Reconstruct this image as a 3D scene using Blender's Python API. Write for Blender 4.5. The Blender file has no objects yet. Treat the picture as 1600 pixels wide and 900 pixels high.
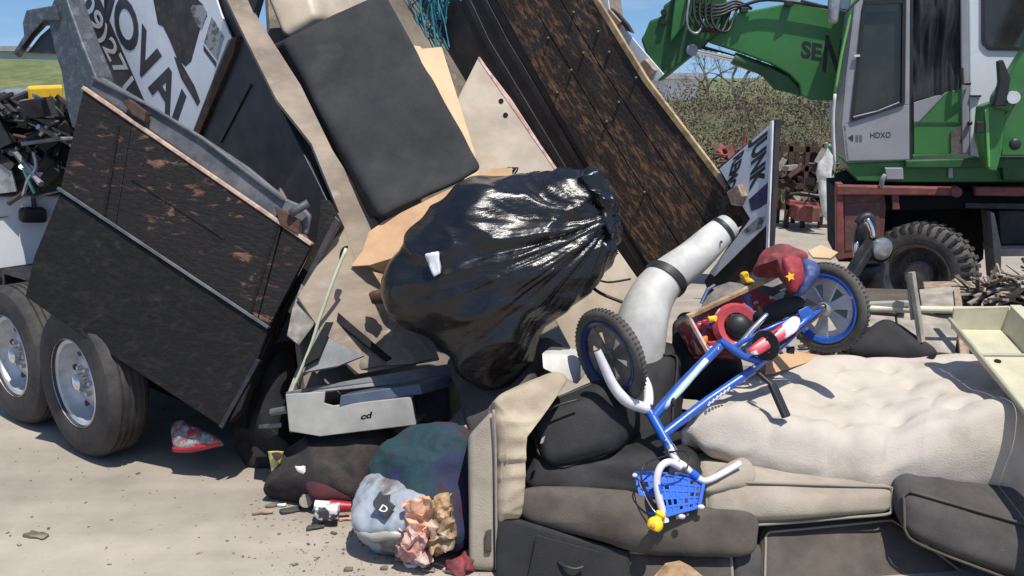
import bpy, bmesh, math, random
from mathutils import Vector, Matrix, noise
random.seed(7)
R = math.radians
S = bpy.context.scene
C = S.collection
# ------------------------------------------------------------------ camera, sky, sun
F = 1500.0; H = 2.2; PITCH = R(12.4)
cam = bpy.data.cameras.new('camera'); co = bpy.data.objects.new('camera', cam); C.objects.link(co)
co.location = (0, 0, H); co.rotation_euler = (R(90) - PITCH, 0, 0)
cam.sensor_width = 36; cam.lens = 36 * F / 1600; cam.clip_end = 2000; cam.clip_start = .05
S.camera = co
SUNV = Vector((-.22, .34, -1)).normalized()          # direction the light travels
SUN_EL = math.asin(-SUNV.z); SUN_AZ = math.atan2(-SUNV.x, -SUNV.y)
w = bpy.data.worlds.new('World'); S.world = w; w.use_nodes = True
nt = w.node_tree; nt.nodes.clear()
sky = nt.nodes.new('ShaderNodeTexSky'); sky.sky_type = 'NISHITA'; sky.sun_disc = False
sky.sun_elevation = SUN_EL; sky.sun_rotation = SUN_AZ; sky.air_density = 1.0; sky.dust_density = .6; sky.ozone_density = 1.6
tc = nt.nodes.new('ShaderNodeTexCoord'); mp = nt.nodes.new('ShaderNodeMapping'); mp.inputs['Scale'].default_value = (1, 1, 5)
nz = nt.nodes.new('ShaderNodeTexNoise'); nz.inputs['Scale'].default_value = 3.2; nz.inputs['Detail'].default_value = 8
rp = nt.nodes.new('ShaderNodeValToRGB'); rp.color_ramp.elements[0].position = .56; rp.color_ramp.elements[1].position = .85
mx = nt.nodes.new('ShaderNodeMix'); mx.data_type = 'RGBA'; mx.inputs['B'].default_value = (8.4, 9.1, 9.8, 1)
bg = nt.nodes.new('ShaderNodeBackground'); bg.inputs['Strength'].default_value = .08; out = nt.nodes.new('ShaderNodeOutputWorld')
L = nt.links
up = nt.nodes.new('ShaderNodeVectorMath'); up.inputs[1].default_value = (0, 0, .15); L.new(tc.outputs['Generated'], up.inputs[0]); L.new(up.outputs[0], sky.inputs['Vector'])
L.new(tc.outputs['Generated'], mp.inputs['Vector']); L.new(mp.outputs[0], nz.inputs['Vector']); L.new(nz.outputs['Fac'], rp.inputs[0])
L.new(rp.outputs[0], mx.inputs['Factor']); hsv = nt.nodes.new('ShaderNodeHueSaturation'); hsv.inputs['Saturation'].default_value = 1.2; hsv.inputs['Value'].default_value = 1.65; L.new(sky.outputs[0], hsv.inputs['Color']); L.new(hsv.outputs[0], mx.inputs['A']); L.new(mx.outputs['Result'], bg.inputs[0]); L.new(bg.outputs[0], out.inputs[0])
sun = bpy.data.lights.new('sun', 'SUN'); sun.energy = 5.0; sun.angle = R(.53); sun.color = (1, .955, .88)
so = bpy.data.objects.new('sun', sun); C.objects.link(so); so.rotation_euler = SUNV.to_track_quat('-Z', 'Y').to_euler(); so.location = (0, 0, 12)
S.view_settings.view_transform = 'Standard'; S.view_settings.look = 'None'; S.view_settings.exposure = 0.12; S.view_settings.gamma = 1
S.cycles.max_bounces = 6

# ------------------------------------------------------------------ geometry helpers
CAM = Vector((0, 0, H)); FW = Vector((0, math.cos(PITCH), -math.sin(PITCH))); UPV = Vector((0, math.sin(PITCH), math.cos(PITCH)))
def ray(x, y): return Vector(((x - 800) / F, 0, 0)) + FW + UPV * ((450 - y) / F)
def P(x, y, Y):
    r = ray(x, y); return CAM + r * (Y / r.y)
def G(x, y, z=0.0):
    r = ray(x, y); return CAM + r * ((z - H) / r.z)
def plane3(a, b, c):
    n = (b - a).cross(c - a).normalized()
    if n.dot(CAM - a) < 0: n = -n
    return (a, n)
def on(pl, x, y):
    r = ray(x, y); return CAM + r * ((pl[0] - CAM).dot(pl[1]) / r.dot(pl[1]))

class MB:
    def __init__(s): s.v = []; s.f = []; s.uvax = None
    def add(s, vs, fs):
        o = len(s.v); s.v += [Vector(v) for v in vs]; s.f += [tuple(i + o for i in f) for f in fs]; return s
    def prism(s, pts, vec):
        n = len(pts); vs = list(pts) + [p + vec for p in pts]
        fs = [tuple(range(n)), tuple(range(2 * n - 1, n - 1, -1))] + [(i, i + n, (i + 1) % n + n, (i + 1) % n) for i in range(n)]
        return s.add(vs, fs)
    def poly(s, pl, pix, th, off=0.0):
        return s.prism([on(pl, *p) + pl[1] * off for p in pix], -pl[1] * th)
    def box(s, c, sx, sy, sz, m=None):
        vs = [Vector((x * sx / 2, y * sy / 2, z * sz / 2)) for z in (-1, 1) for y in (-1, 1) for x in (-1, 1)]
        if m: vs = [m @ v for v in vs]
        return s.add([v + Vector(c) for v in vs], [(0, 2, 3, 1), (4, 5, 7, 6), (0, 1, 5, 4), (2, 6, 7, 3), (0, 4, 6, 2), (1, 3, 7, 5)])
    def hexa(s, a, b): return s.add(list(a) + list(b), [(0, 1, 2, 3), (7, 6, 5, 4), (0, 4, 5, 1), (1, 5, 6, 2), (2, 6, 7, 3), (3, 7, 4, 0)])
    def bar(s, a, b, wd, ht, up=Vector((0, 0, 1))):
        a = Vector(a); b = Vector(b); d = (b - a).normalized(); sd = d.cross(up)
        if sd.length < 1e-4: sd = d.cross(Vector((1, 0, 0)))
        sd.normalize(); u = sd.cross(d)
        q = [sd * (i * wd / 2) + u * (j * ht / 2) for i, j in ((-1, -1), (1, -1), (1, 1), (-1, 1))]
        return s.hexa([a + k for k in q], [b + k for k in q])
    def tube(s, pts, r, n=12, sub=0, flat=1.0):
        pts = [Vector(p) for p in pts]
        rs = list(r) if isinstance(r, (list, tuple)) else [r] * len(pts)
        if sub:
            q = []; qr = []
            for i in range(len(pts) - 1):
                p0 = pts[max(i - 1, 0)]; p1 = pts[i]; p2 = pts[i + 1]; p3 = pts[min(i + 2, len(pts) - 1)]
                for k in range(sub):
                    t = k / sub
                    q.append(.5 * ((2 * p1) + (p2 - p0) * t + (2 * p0 - 5 * p1 + 4 * p2 - p3) * t * t + (3 * p1 - p0 - 3 * p2 + p3) * t ** 3)); qr.append(rs[i] * (1 - t) + rs[i + 1] * t)
            q.append(pts[-1]); qr.append(rs[-1]); pts, rs = q, qr
        vs = []; pu = None
        for i, p in enumerate(pts):
            d = (pts[min(i + 1, len(pts) - 1)] - pts[max(i - 1, 0)]).normalized()
            if pu is None: pu = d.orthogonal().normalized()
            pu = (pu - d * pu.dot(d)).normalized(); sd = d.cross(pu)
            for k in range(n):
                a = 2 * math.pi * k / n; vs.append(p + (pu * math.cos(a) * flat + sd * math.sin(a)) * rs[i])
        fs = [(i * n + k, i * n + (k + 1) % n, (i + 1) * n + (k + 1) % n, (i + 1) * n + k) for i in range(len(pts) - 1) for k in range(n)]
        fs += [tuple(range(n - 1, -1, -1)), tuple(range((len(pts) - 1) * n, len(pts) * n))]
        return s.add(vs, fs)
    def lathe(s, prof, c, ax, n=48, close=False, caps=True):
        ax = Vector(ax).normalized(); u = ax.cross(Vector((0, 0, 1)))
        if u.length < .01: u = Vector((1, 0, 0))
        u.normalize(); v = ax.cross(u); vs = []
        for (r, h) in prof:
            for k in range(n):
                a = 2 * math.pi * k / n; vs.append(Vector(c) + ax * h + (u * math.cos(a) + v * math.sin(a)) * r)
        m = len(prof)
        fs = [(i * n + k, i * n + (k + 1) % n, ((i + 1) % m) * n + (k + 1) % n, ((i + 1) % m) * n + k) for i in range(m if close else m - 1) for k in range(n)]
        if not close and caps: fs += [tuple(range(n - 1, -1, -1)), tuple(range((m - 1) * n, m * n))]
        return s.add(vs, fs)
    def ball(s, c, r, n=12, sq=(1, 1, 1), jit=0):
        prof = [(math.sin(math.pi * i / n), -math.cos(math.pi * i / n)) for i in range(n + 1)]; vs = []; c = Vector(c)
        sd = random.random() * 50
        for (rr, h) in prof:
            for k in range(2 * n):
                a = math.pi * k / n; v = Vector((rr * math.cos(a), rr * math.sin(a), h))
                if jit: v *= 1 + jit * noise.noise(v * 1.7 + Vector((sd, 0, 0)))
                vs.append(c + Vector((v.x * sq[0], v.y * sq[1], v.z * sq[2])) * r)
        return s.add(vs, [(i * 2 * n + k, i * 2 * n + (k + 1) % (2 * n), (i + 1) * 2 * n + (k + 1) % (2 * n), (i + 1) * 2 * n + k) for i in range(n) for k in range(2 * n)])
    def soft(s, a, b, r=.04, n=14, disp=None, bulge=0.0):
        """rounded box mapped on the hexahedron a(4 front) b(4 back)"""
        a = [Vector(q) for q in a]; b = [Vector(q) for q in b]
        Ls = [((a[1] - a[0]).length + (a[2] - a[3]).length) / 2, ((a[3] - a[0]).length + (a[2] - a[1]).length) / 2, ((b[0] - a[0]).length + (b[2] - a[2]).length) / 2]
        r = min(r, min(Ls) * .49)
        def mapp(t):
            x, y, z = t
            f = (a[0] * (1 - x) + a[1] * x) * (1 - y) + (a[3] * (1 - x) + a[2] * x) * y
            g = (b[0] * (1 - x) + b[1] * x) * (1 - y) + (b[3] * (1 - x) + b[2] * x) * y
            return f * (1 - z) + g * z
        vs = []; fs = []
        gr = []
        for ax in range(3):
            for sg in (0, 1):
                o = len(vs)
                for i in range(n + 1):
                    for j in range(n + 1):
                        def w_(t): return .5 - .5 * math.cos(math.pi * t) if True else t
                        u, v = w_(i / n), w_(j / n)
                        t = [0, 0, 0]; t[ax] = sg; t[(ax + 1) % 3] = u; t[(ax + 2) % 3] = v
                        p = Vector([(t[k] - .5) * Ls[k] for k in range(3)])
                        inn = Vector([max(-(Ls[k] / 2 - r), min(Ls[k] / 2 - r, p[k])) for k in range(3)])
                        d = p - inn
                        if d.length > 1e-7: p = inn + d.normalized() * r
                        bl = 1 + bulge * math.sin(math.pi * u) * math.sin(math.pi * v)
                        p[ax] *= bl
                        q = mapp([p[k] / Ls[k] + .5 for k in range(3)])
                        vs.append(q); gr.append((ax, sg, t))
                for i in range(n):
                    for j in range(n):
                        q = (o + i * (n + 1) + j, o + (i + 1) * (n + 1) + j, o + (i + 1) * (n + 1) + j + 1, o + i * (n + 1) + j + 1)
                        fs.append(q if sg else q[::-1])
        if disp:
            ctr = sum(vs, Vector()) / len(vs)
            vs = [v + disp(v, (v - ctr).normalized()) for v in vs]
        return s.add(vs, fs)
    def blob(s, pl, outline, tf, tb, n=96, K=24, power=2.2, disp=None, sub=4):
        pts = [on(pl, *p) for p in outline]; q = []; m = len(pts)
        for i in range(m):
            p0, p1, p2, p3 = pts[i - 1], pts[i], pts[(i + 1) % m], pts[(i + 2) % m]
            for k in range(sub):
                t = k / sub; q.append(.5 * ((2 * p1) + (p2 - p0) * t + (2 * p0 - 5 * p1 + 4 * p2 - p3) * t * t + (3 * p1 - p0 - 3 * p2 + p3) * t ** 3))
        n = len(q); c = sum(q, Vector()) / n; nn = pl[1]; vs = []
        rings = [(math.sin(math.pi / 2 * k / K), tf) for k in range(1, K + 1)] + [(math.sin(math.pi / 2 * k / K), -tb) for k in range(K - 1, 0, -1)]
        def put(p, base_off, rho):
            v = p + nn * base_off
            if disp: v = v + disp(v, (v - (c - nn * tb * .3)).normalized(), rho)
            return v
        vs.append(put(c, tf, 0))
        for (rho, t) in rings:
            h = (max(0, 1 - rho ** power)) ** (1 / power) * t
            for p in q: vs.append(put(c + (p - c) * rho, h, rho))
        vs.append(put(c, -tb, 0)); nr = len(rings)
        fs = [(0, 1 + k, 1 + (k + 1) % n) for k in range(n)]
        fs += [(1 + i * n + k, 1 + (i + 1) * n + k, 1 + (i + 1) * n + (k + 1) % n, 1 + i * n + (k + 1) % n) for i in range(nr - 1) for k in range(n)]
        e = len(vs) - 1; fs += [(e, 1 + (nr - 1) * n + (k + 1) % n, 1 + (nr - 1) * n + k) for k in range(n)]
        return s.add(vs, fs)

def wl(o):
    v = Vector()
    while o: v += o.location; o = o.parent
    return v
def part(name, mb, m, parent=None, smooth=False, bevel=0, uvax=None, merge=True, label=None, kind=None, ang=40):
    me = bpy.data.meshes.new(name); off = wl(parent) if parent else Vector()
    me.from_pydata([v - off for v in mb.v], [], mb.f)
    bm = bmesh.new(); bm.from_mesh(me)
    if merge: bmesh.ops.remove_doubles(bm, verts=bm.verts, dist=1e-5)
    if kind != 'stuff': bmesh.ops.recalc_face_normals(bm, faces=bm.faces)
    if uvax:
        uvl = bm.loops.layers.uv.new('uv'); ua, va = uvax
        for f in bm.faces:
            for l in f.loops: l[uvl].uv = (l.vert.co.dot(ua), l.vert.co.dot(va))
    bm.to_mesh(me); bm.free()
    if smooth:
        me.polygons.foreach_set('use_smooth', [True] * len(me.polygons))
        if smooth == 'auto': me.set_sharp_from_angle(angle=R(ang))
    o = bpy.data.objects.new(name, me); C.objects.link(o)
    me.materials.append(m)
    if parent: o.parent = parent
    if bevel:
        b = o.modifiers.new('bevel', 'BEVEL'); b.width = bevel; b.segments = 2; b.limit_method = 'ANGLE'; b.angle_limit = R(40); b.harden_normals = False
    if label: o['label'] = label
    if kind: o['kind'] = kind
    return o
def thing(name, label, cat, loc, group=None):
    o = bpy.data.objects.new(name, None); C.objects.link(o); o.location = loc; o.empty_display_size = .1
    o['label'] = label; o['category'] = cat
    if group: o['group'] = group
    return o
def node(name, loc, parent):
    o = bpy.data.objects.new(name, None); C.objects.link(o); o.parent = parent; o.location = Vector(loc) - wl(parent); o.empty_display_size = .1
    return o
def tag(o, label, cat, group=None):
    """recentres a single-mesh thing on its base and labels it"""
    vs = [v.co for v in o.data.vertices]
    b = Vector((sum(v.x for v in vs) / len(vs), sum(v.y for v in vs) / len(vs), min(v.z for v in vs)))
    o.data.transform(Matrix.Translation(-b)); o.location = o.location + b
    o['label'] = label; o['category'] = cat
    if group: o['group'] = group
    return o
def share(name, me_obj, loc, parent, rot=None):
    o = bpy.data.objects.new(name, me_obj.data); C.objects.link(o); o.parent = parent; o.location = Vector(loc) - wl(parent)
    return o
def text_on(name, pl, txt, p0, p1, pu, m, parent, bold=.012, label=None, lift=.0012, th=.0006):
    cu = bpy.data.curves.new('t', 'FONT'); cu.body = txt; cu.size = 1; cu.offset = bold; cu.resolution_u = 4; cu.extrude = .001
    to = bpy.data.objects.new('t', cu); C.objects.link(to); bpy.context.view_layer.update()
    me = bpy.data.meshes.new_from_object(to.evaluated_get(bpy.context.evaluated_depsgraph_get())); bpy.data.objects.remove(to)
    xs = [v.co.x for v in me.vertices]; ys = [v.co.y for v in me.vertices]
    x0, x1, y0, y1 = min(xs), max(xs), min(ys), max(ys)
    A = on(pl, *p0); X = on(pl, *p1) - A; Yv = on(pl, *pu) - A; off = wl(parent)
    for v in me.vertices:
        v.co = A + X * ((v.co.x - x0) / (x1 - x0)) + Yv * ((v.co.y - y0) / (y1 - y0)) + pl[1] * (lift + (th if v.co.z > 0 else -th)) - off
    me.name = name; me.materials.clear(); me.materials.append(m)
    o = bpy.data.objects.new(name, me); C.objects.link(o); o.parent = parent
    if label: o['label'] = label
    return o

# ------------------------------------------------------------------ materials
def mat(name, c1, c2=None, rough=.6, metal=0, scale=4, lo=.4, hi=.6, bump=0, bscale=40, coat=0, uv=False, st=(1, 1, 1), c3=None, s3=1.5, lo3=.5, hi3=.7, var=.12, detail=6, spec=.5, bst=None, bdist=.01, rv=.1, dist=0):
    m = bpy.data.materials.new(name); m.use_nodes = True; t = m.node_tree; N = t.nodes; K = t.links
    b = N['Principled BSDF']; b.inputs['Metallic'].default_value = metal; b.inputs['Roughness'].default_value = rough
    b.inputs['Coat Weight'].default_value = coat; b.inputs['Specular IOR Level'].default_value = spec
    tc = N.new('ShaderNodeTexCoord'); src = tc.outputs['UV' if uv else 'Object']
    def nzz(sc, stv, det=detail, ds=0):
        mp = N.new('ShaderNodeMapping'); mp.inputs['Scale'].default_value = stv; K.new(src, mp.inputs[0])
        n = N.new('ShaderNodeTexNoise'); n.inputs['Scale'].default_value = sc; n.inputs['Detail'].default_value = det; n.inputs['Distortion'].default_value = ds; n.inputs['Roughness'].default_value = .6
        K.new(mp.outputs[0], n.inputs['Vector']); return n.outputs['Fac']
    def ramp(f, a, z):
        r = N.new('ShaderNodeMapRange'); r.inputs['From Min'].default_value = a; r.inputs['From Max'].default_value = z; K.new(f, r.inputs['Value']); return r.outputs[0]
    def mix(fac, A, B, mode='MIX'):
        x = N.new('ShaderNodeMix'); x.data_type = 'RGBA'; x.blend_type = mode
        if isinstance(fac, float): x.inputs['Factor'].default_value = fac
        else: K.new(fac, x.inputs['Factor'])
        for k, q in (('A', A), ('B', B)):
            if isinstance(q, tuple): x.inputs[k].default_value = (*q, 1)
            else: K.new(q, x.inputs[k])
        return x.outputs['Result']
    col = c1
    if c2: col = mix(ramp(nzz(scale, st, ds=dist), lo, hi), c1, c2)
    if c3: col = mix(ramp(nzz(s3, st, ds=dist), lo3, hi3), col, c3)
    if var:
        f = nzz(scale * 3.1 + 1, (1, 1, 1)); r = N.new('ShaderNodeMapRange'); r.inputs['To Min'].default_value = 1 - var; r.inputs['To Max'].default_value = 1 + var
        r.inputs['From Min'].default_value = .3; r.inputs['From Max'].default_value = .7; K.new(f, r.inputs['Value'])
        cx = N.new('ShaderNodeCombineColor'); [K.new(r.outputs[0], cx.inputs[i]) for i in range(3)]
        col = mix(1.0, col, cx.outputs[0], 'MULTIPLY')
    if isinstance(col, tuple): b.inputs['Base Color'].default_value = (*col, 1)
    else: K.new(col, b.inputs['Base Color'])
    if rv:
        f = nzz(scale * 1.7 + 2, (1, 1, 1)); r = N.new('ShaderNodeMapRange'); r.inputs['To Min'].default_value = max(.02, rough - rv); r.inputs['To Max'].default_value = min(1, rough + rv)
        r.inputs['From Min'].default_value = .3; r.inputs['From Max'].default_value = .7; K.new(f, r.inputs['Value']); K.new(r.outputs[0], b.inputs['Roughness'])
    if bump:
        bn = N.new('ShaderNodeBump'); bn.inputs['Strength'].default_value = bump; bn.inputs['Distance'].default_value = bdist
        K.new(nzz(bscale, bst or st), bn.inputs['Height']); K.new(bn.outputs[0], b.inputs['Normal'])
    return m
M = {}
M['ground'] = mat('yard_concrete', (.35, .306, .25), (.245, .215, .175), .9, scale=.8, lo=.38, hi=.68, bump=.4, bscale=75, st=(.16, 1.7, 1), c3=(.39, .34, .275), s3=1.3, lo3=.55, hi3=.75, bdist=.006, var=.13)
M['grass'] = mat('field_grass', (.085, .12, .035), (.14, .15, .06), .95, scale=.3, bump=.6, bscale=6, var=.3, bdist=.1)
M['bank'] = mat('bank_soil', (.10, .085, .05), (.07, .08, .035), .95, scale=.8, bump=.8, bscale=5, var=.3, bdist=.1)
M['leaf'] = mat('brush_leaf', (.115, .105, .055), (.15, .115, .075), .8, scale=.6, lo=.4, hi=.6, var=.35, rv=0)
M['leaf_g'] = mat('green_leaf', (.06, .10, .03), (.09, .12, .04), .7, scale=1.2, var=.35, rv=0)
M['twig'] = mat('twig_bark', (.13, .10, .075), (.20, .165, .13), .9, scale=6)
M['ply_worn'] = mat('worn_black_plywood', (.050, .037, .029), (.235, .125, .058), .75, scale=12, lo=.485, hi=.60, detail=15, bump=.8, bscale=26, uv=True, st=(.8, 2.6, 1), c3=(.036, .027, .022), s3=1.7, lo3=.47, hi3=.56, var=.3, spec=.35, dist=.5)
M['ply_dark'] = mat('scuffed_black_plywood', (.013, .011, .010), (.165, .085, .052), .62, scale=9, lo=.56, hi=.63, detail=14, bump=.7, bscale=22, uv=True, st=(1, 2.4, 1), c3=(.012, .010, .009), s3=1.6, lo3=.44, hi3=.52, var=.3, spec=.28, dist=.6)
M['ply_black'] = mat('matt_black_plywood', (.006, .0055, .005), (.022, .020, .018), .72, scale=9, lo=.5, hi=.8, bump=1.0, bscale=13, uv=True, st=(1, 1.5, 1), var=.35, spec=.3, dist=1.2)
M['ply_edge'] = mat('plywood_edge', (.50, .36, .27), (.33, .22, .16), .8, scale=14, uv=False, var=.2)
M['edge_gold'] = mat('bleached_plywood_edge', (.46, .33, .17), (.25, .17, .09), .8, scale=12, var=.2)
M['steel_black'] = mat('black_painted_steel', (.015, .015, .018), (.035, .03, .03), .45, scale=5, bump=.15, bscale=20, var=.2)
M['steel_navy'] = mat('dark_side_steel', (.022, .025, .034), (.03, .032, .04), .5, scale=3, bump=.1, bscale=12, var=.1)
M['steel_grey'] = mat('grey_speckled_steel', (.055, .065, .08), (.13, .145, .16), .55, scale=16, lo=.5, hi=.75, bump=.4, bscale=35, var=.25)
M['rail_grey'] = mat('worn_grey_rail', (.075, .082, .092), (.14, .145, .15), .6, metal=.15, scale=6, bump=.1, var=.15)
M['rust'] = mat('rusted_steel', (.085, .036, .022), (.04, .025, .02), .8, scale=14, bump=.4, bscale=40, var=.25)
M['rust_red'] = mat('faded_red_chassis', (.30, .075, .065), (.16, .05, .042), .6, scale=5, bump=.2, bscale=20, c3=(.09, .06, .05), s3=3, lo3=.52, hi3=.7, var=.2)
M['rubber'] = mat('tyre_rubber', (.024, .023, .022), (.055, .05, .045), .75, scale=5, bump=.2, bscale=60, var=.2)
M['rubber_dusty'] = mat('dusty_tyre_rubber', (.06, .055, .05), (.11, .10, .085), .85, scale=7, bump=.3, bscale=40, var=.2)
M['rim_silver'] = mat('galvanised_rim', (.60, .61, .62), (.45, .46, .48), .38, metal=.45, scale=5, var=.1, bump=.08, bscale=30)
M['rim_dark'] = mat('dusty_steel_rim', (.16, .145, .13), (.10, .09, .08), .65, metal=.2, scale=8, var=.2)
M['sign_white'] = mat('white_sign_face', (.72, .74, .76), (.60, .64, .67), .42, scale=2.2, lo=.45, hi=.8, var=.05, bump=.05, bscale=12, c3=(.52, .50, .46), s3=7, lo3=.64, hi3=.8)
M['sign_black'] = mat('black_sign_print', (.03, .03, .035), (.05, .05, .055), .5, scale=4, var=.1)
M['sign_brown'] = mat('brown_sign_print', (.055, .035, .028), (.02, .015, .014), .5, scale=9, c3=(.17, .12, .11), s3=12, lo3=.6, hi3=.7, var=.3)
M['sign_grey'] = mat('grey_sign_print', (.30, .31, .31), (.10, .10, .10), .5, scale=22, lo=.5, hi=.56, var=.1)
M['floor_tan'] = mat('dusty_bed_floor', (.17, .14, .11), (.09, .075, .06), .75, scale=2.5, bump=.3, bscale=14, st=(1, 1, 1), c3=(.24, .20, .16), s3=5, lo3=.5, hi3=.7, var=.15)
M['board_tan'] = mat('dirty_tan_board', (.32, .255, .19), (.18, .14, .105), .7, scale=3, bump=.2, bscale=18, uv=True, st=(1, 3, 1), c3=(.36, .30, .24), s3=6, lo3=.54, hi3=.70, var=.12)
M['board_beige'] = mat('beige_laminate', (.50, .42, .32), (.38, .31, .235), .45, scale=2.5, var=.06, bump=.05, bscale=10, c3=(.44, .30, .19), s3=4, lo3=.56, hi3=.75)
M['cardboard'] = mat('cardboard', (.50, .315, .175), (.42, .26, .14), .85, scale=4, bump=.15, bscale=20, var=.08)
M['card_pale'] = mat('pale_cardboard', (.66, .49, .30), (.58, .42, .25), .85, scale=4, bump=.1, bscale=20, var=.05)
M['slab_grey'] = mat('charcoal_upholstery', (.028, .028, .030), (.040, .040, .042), .85, scale=3, c3=(.062, .060, .058), s3=2.3, lo3=.56, hi3=.74, bump=.35, bscale=220, var=.08, spec=.25)
M['black_cloth'] = mat('black_nylon', (.014, .014, .016), (.022, .021, .022), .7, scale=6, bump=.3, bscale=180, var=.15, spec=.35)
M['bag'] = mat('black_plastic_film', (.006, .006, .007), None, .27, scale=5, bump=.25, bscale=9, var=.1, spec=.6, rv=.07, bdist=.03, bst=(1, 1, 3.5))
M['taupe'] = mat('taupe_upholstery', (.115, .097, .080), (.085, .073, .062), .92, scale=5, bump=.45, bscale=260, var=.1, spec=.15)
M['taupe_dark'] = mat('dark_taupe_upholstery', (.085, .078, .075), (.068, .062, .060), .92, scale=5, bump=.45, bscale=240, var=.12, spec=.15)
M['cream_cloth'] = mat('cream_upholstery', (.48, .40, .29), (.36, .295, .215), .9, scale=4, bump=.4, bscale=180, var=.1, spec=.15)
M['mattress'] = mat('quilted_mattress_cloth', (.49, .44, .38), (.42, .37, .315), .92, scale=2.2, lo=.4, hi=.75, bump=.35, bscale=120, var=.07, spec=.1, c3=(.33, .275, .215), s3=3.1, lo3=.58, hi3=.76)
M['cush'] = mat('beige_cushion_cloth', (.37, .325, .265), (.29, .25, .20), .92, scale=3, bump=.4, bscale=170, var=.08, spec=.15)
M['piping'] = mat('seam_piping', (.25, .22, .19), None, .9, var=.1)
M['white_vinyl'] = mat('white_vinyl', (.54, .53, .50), (.40, .39, .37), .55, scale=4, bump=.1, bscale=10, var=.06)
M['grey_metal'] = mat('pale_office_metal', (.40, .385, .34), (.30, .29, .26), .42, scale=3, bump=.08, bscale=9, var=.08, metal=.1)
M['cream_metal'] = mat('cream_enamel', (.52, .485, .345), (.42, .395, .28), .4, scale=3, var=.08, bump=.06, bscale=9)
M['white_paint'] = mat('white_truck_paint', (.84, .85, .87), (.78, .80, .83), .25, scale=1.5, var=.03, coat=.4)
M['chrome'] = mat('chrome', (.75, .76, .78), None, .14, metal=1, var=0)
M['bright_metal'] = mat('bright_scrap_metal', (.52, .52, .52), (.30, .30, .31), .35, metal=.7, scale=8, bump=.3, bscale=20)
M['yellow'] = mat('yellow_plastic', (.80, .50, .02), (.70, .42, .02), .4, scale=4, var=.1)
M['yellow_grip'] = mat('yellow_rubber_grip', (.85, .62, .02), None, .45, var=.05)
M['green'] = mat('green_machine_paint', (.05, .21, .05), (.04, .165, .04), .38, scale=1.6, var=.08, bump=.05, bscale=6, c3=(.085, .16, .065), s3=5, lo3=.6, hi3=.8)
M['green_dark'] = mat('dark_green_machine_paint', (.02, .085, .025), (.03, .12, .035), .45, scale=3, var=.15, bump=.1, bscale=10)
M['green_bright'] = mat('bright_green_rail', (.16, .42, .10), None, .35, var=.1)
M['cab_grey'] = mat('cab_grey_paint', (.34, .34, .36), (.28, .28, .295), .4, scale=2, var=.06, c3=(.20, .19, .18), s3=6, lo3=.62, hi3=.8)
M['cab_white'] = mat('cab_white_paint', (.78, .79, .81), (.70, .71, .73), .35, scale=2, var=.05, c3=(.48, .47, .45), s3=6, lo3=.62, hi3=.8)
M['glass'] = mat('dusty_dark_glass', (.022, .022, .022), (.05, .048, .042), .14, scale=3, lo=.4, hi=.8, var=.15, rv=.06, spec=.6)
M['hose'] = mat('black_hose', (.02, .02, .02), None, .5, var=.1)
M['bike_blue'] = mat('blue_bicycle_paint', (.018, .10, .44), (.015, .08, .36), .32, scale=4, c3=(.08, .10, .16), s3=30, lo3=.64, hi3=.70, var=.08, coat=.5)
M['blue_plastic'] = mat('blue_plastic', (.02, .13, .60), (.015, .09, .45), .35, scale=5, var=.1)
M['white_gloss'] = mat('white_gloss_tube', (.72, .70, .72), (.58, .56, .58), .28, scale=5, var=.08)
M['red'] = mat('red_plastic', (.42, .02, .035), (.30, .015, .03), .4, scale=5, var=.1)
M['red_faded'] = mat('faded_red_cloth', (.28, .045, .05), (.12, .03, .035), .8, scale=14, var=.2)
M['print_mix'] = mat('colourful_carton_print', (.26, .025, .03), (.60, .40, .26), .5, scale=15, lo=.56, hi=.60, c3=(.10, .16, .34), s3=11, lo3=.55, hi3=.59, var=.2)
M['blanket'] = mat('patterned_blanket', (.012, .04, .05), (.06, .014, .02), .9, scale=3.6, lo=.5, hi=.56, c3=(.015, .022, .06), s3=3.0, lo3=.48, hi3=.56, var=.25, bump=.4, bscale=60)
M['blanket_pale'] = mat('pale_print_sack', (.30, .33, .37), (.15, .12, .115), .38, scale=3.0, lo=.47, hi=.55, c3=(.20, .30, .34), s3=4, lo3=.56, hi3=.7, var=.12, bump=.2, bscale=30)
M['brown_cloth'] = mat('dark_brown_cloth', (.035, .026, .024), (.02, .018, .018), .9, scale=8, bump=.4, bscale=80, var=.25)
M['paper_pink'] = mat('pink_paper', (.60, .38, .33), (.42, .18, .14), .75, scale=14, var=.15, bump=.2, bscale=20, c3=(.66, .60, .54), s3=9)
M['paper_tan'] = mat('brown_paper', (.42, .27, .15), (.20, .12, .06), .8, scale=9, var=.15, bump=.25, bscale=20, c3=(.58, .47, .34), s3=8)
M['orange'] = mat('orange_print', (.75, .28, .04), (.60, .15, .02), .6, scale=6)
M['wood'] = mat('splintered_wood', (.36, .26, .18), (.22, .155, .11), .85, scale=12, var=.3, bump=.3, bscale=30)
M['wood_grey'] = mat('weathered_wood', (.24, .215, .18), (.34, .30, .25), .85, scale=5, var=.2, bump=.3, bscale=30)
M['plank_dark'] = mat('charred_board', (.045, .04, .038), (.08, .07, .06), .85, scale=5, var=.2)
M['cord'] = mat('pale_green_cord', (.50, .55, .38), None, .7, var=.15)
M['teal'] = mat('teal_strapping', (.06, .30, .36), (.04, .18, .24), .4, scale=20, var=.2)
M['teal_rope'] = mat('teal_rope', (.12, .42, .34), None, .6, var=.2)
M['white_cloth'] = mat('white_cloth', (.68, .68, .66), (.50, .50, .48), .8, scale=6, var=.1, bump=.4, bscale=20)
M['dirt'] = mat('dirt_crumbs', (.10, .08, .06), (.25, .21, .16), .9, scale=3, var=.3)
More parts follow.
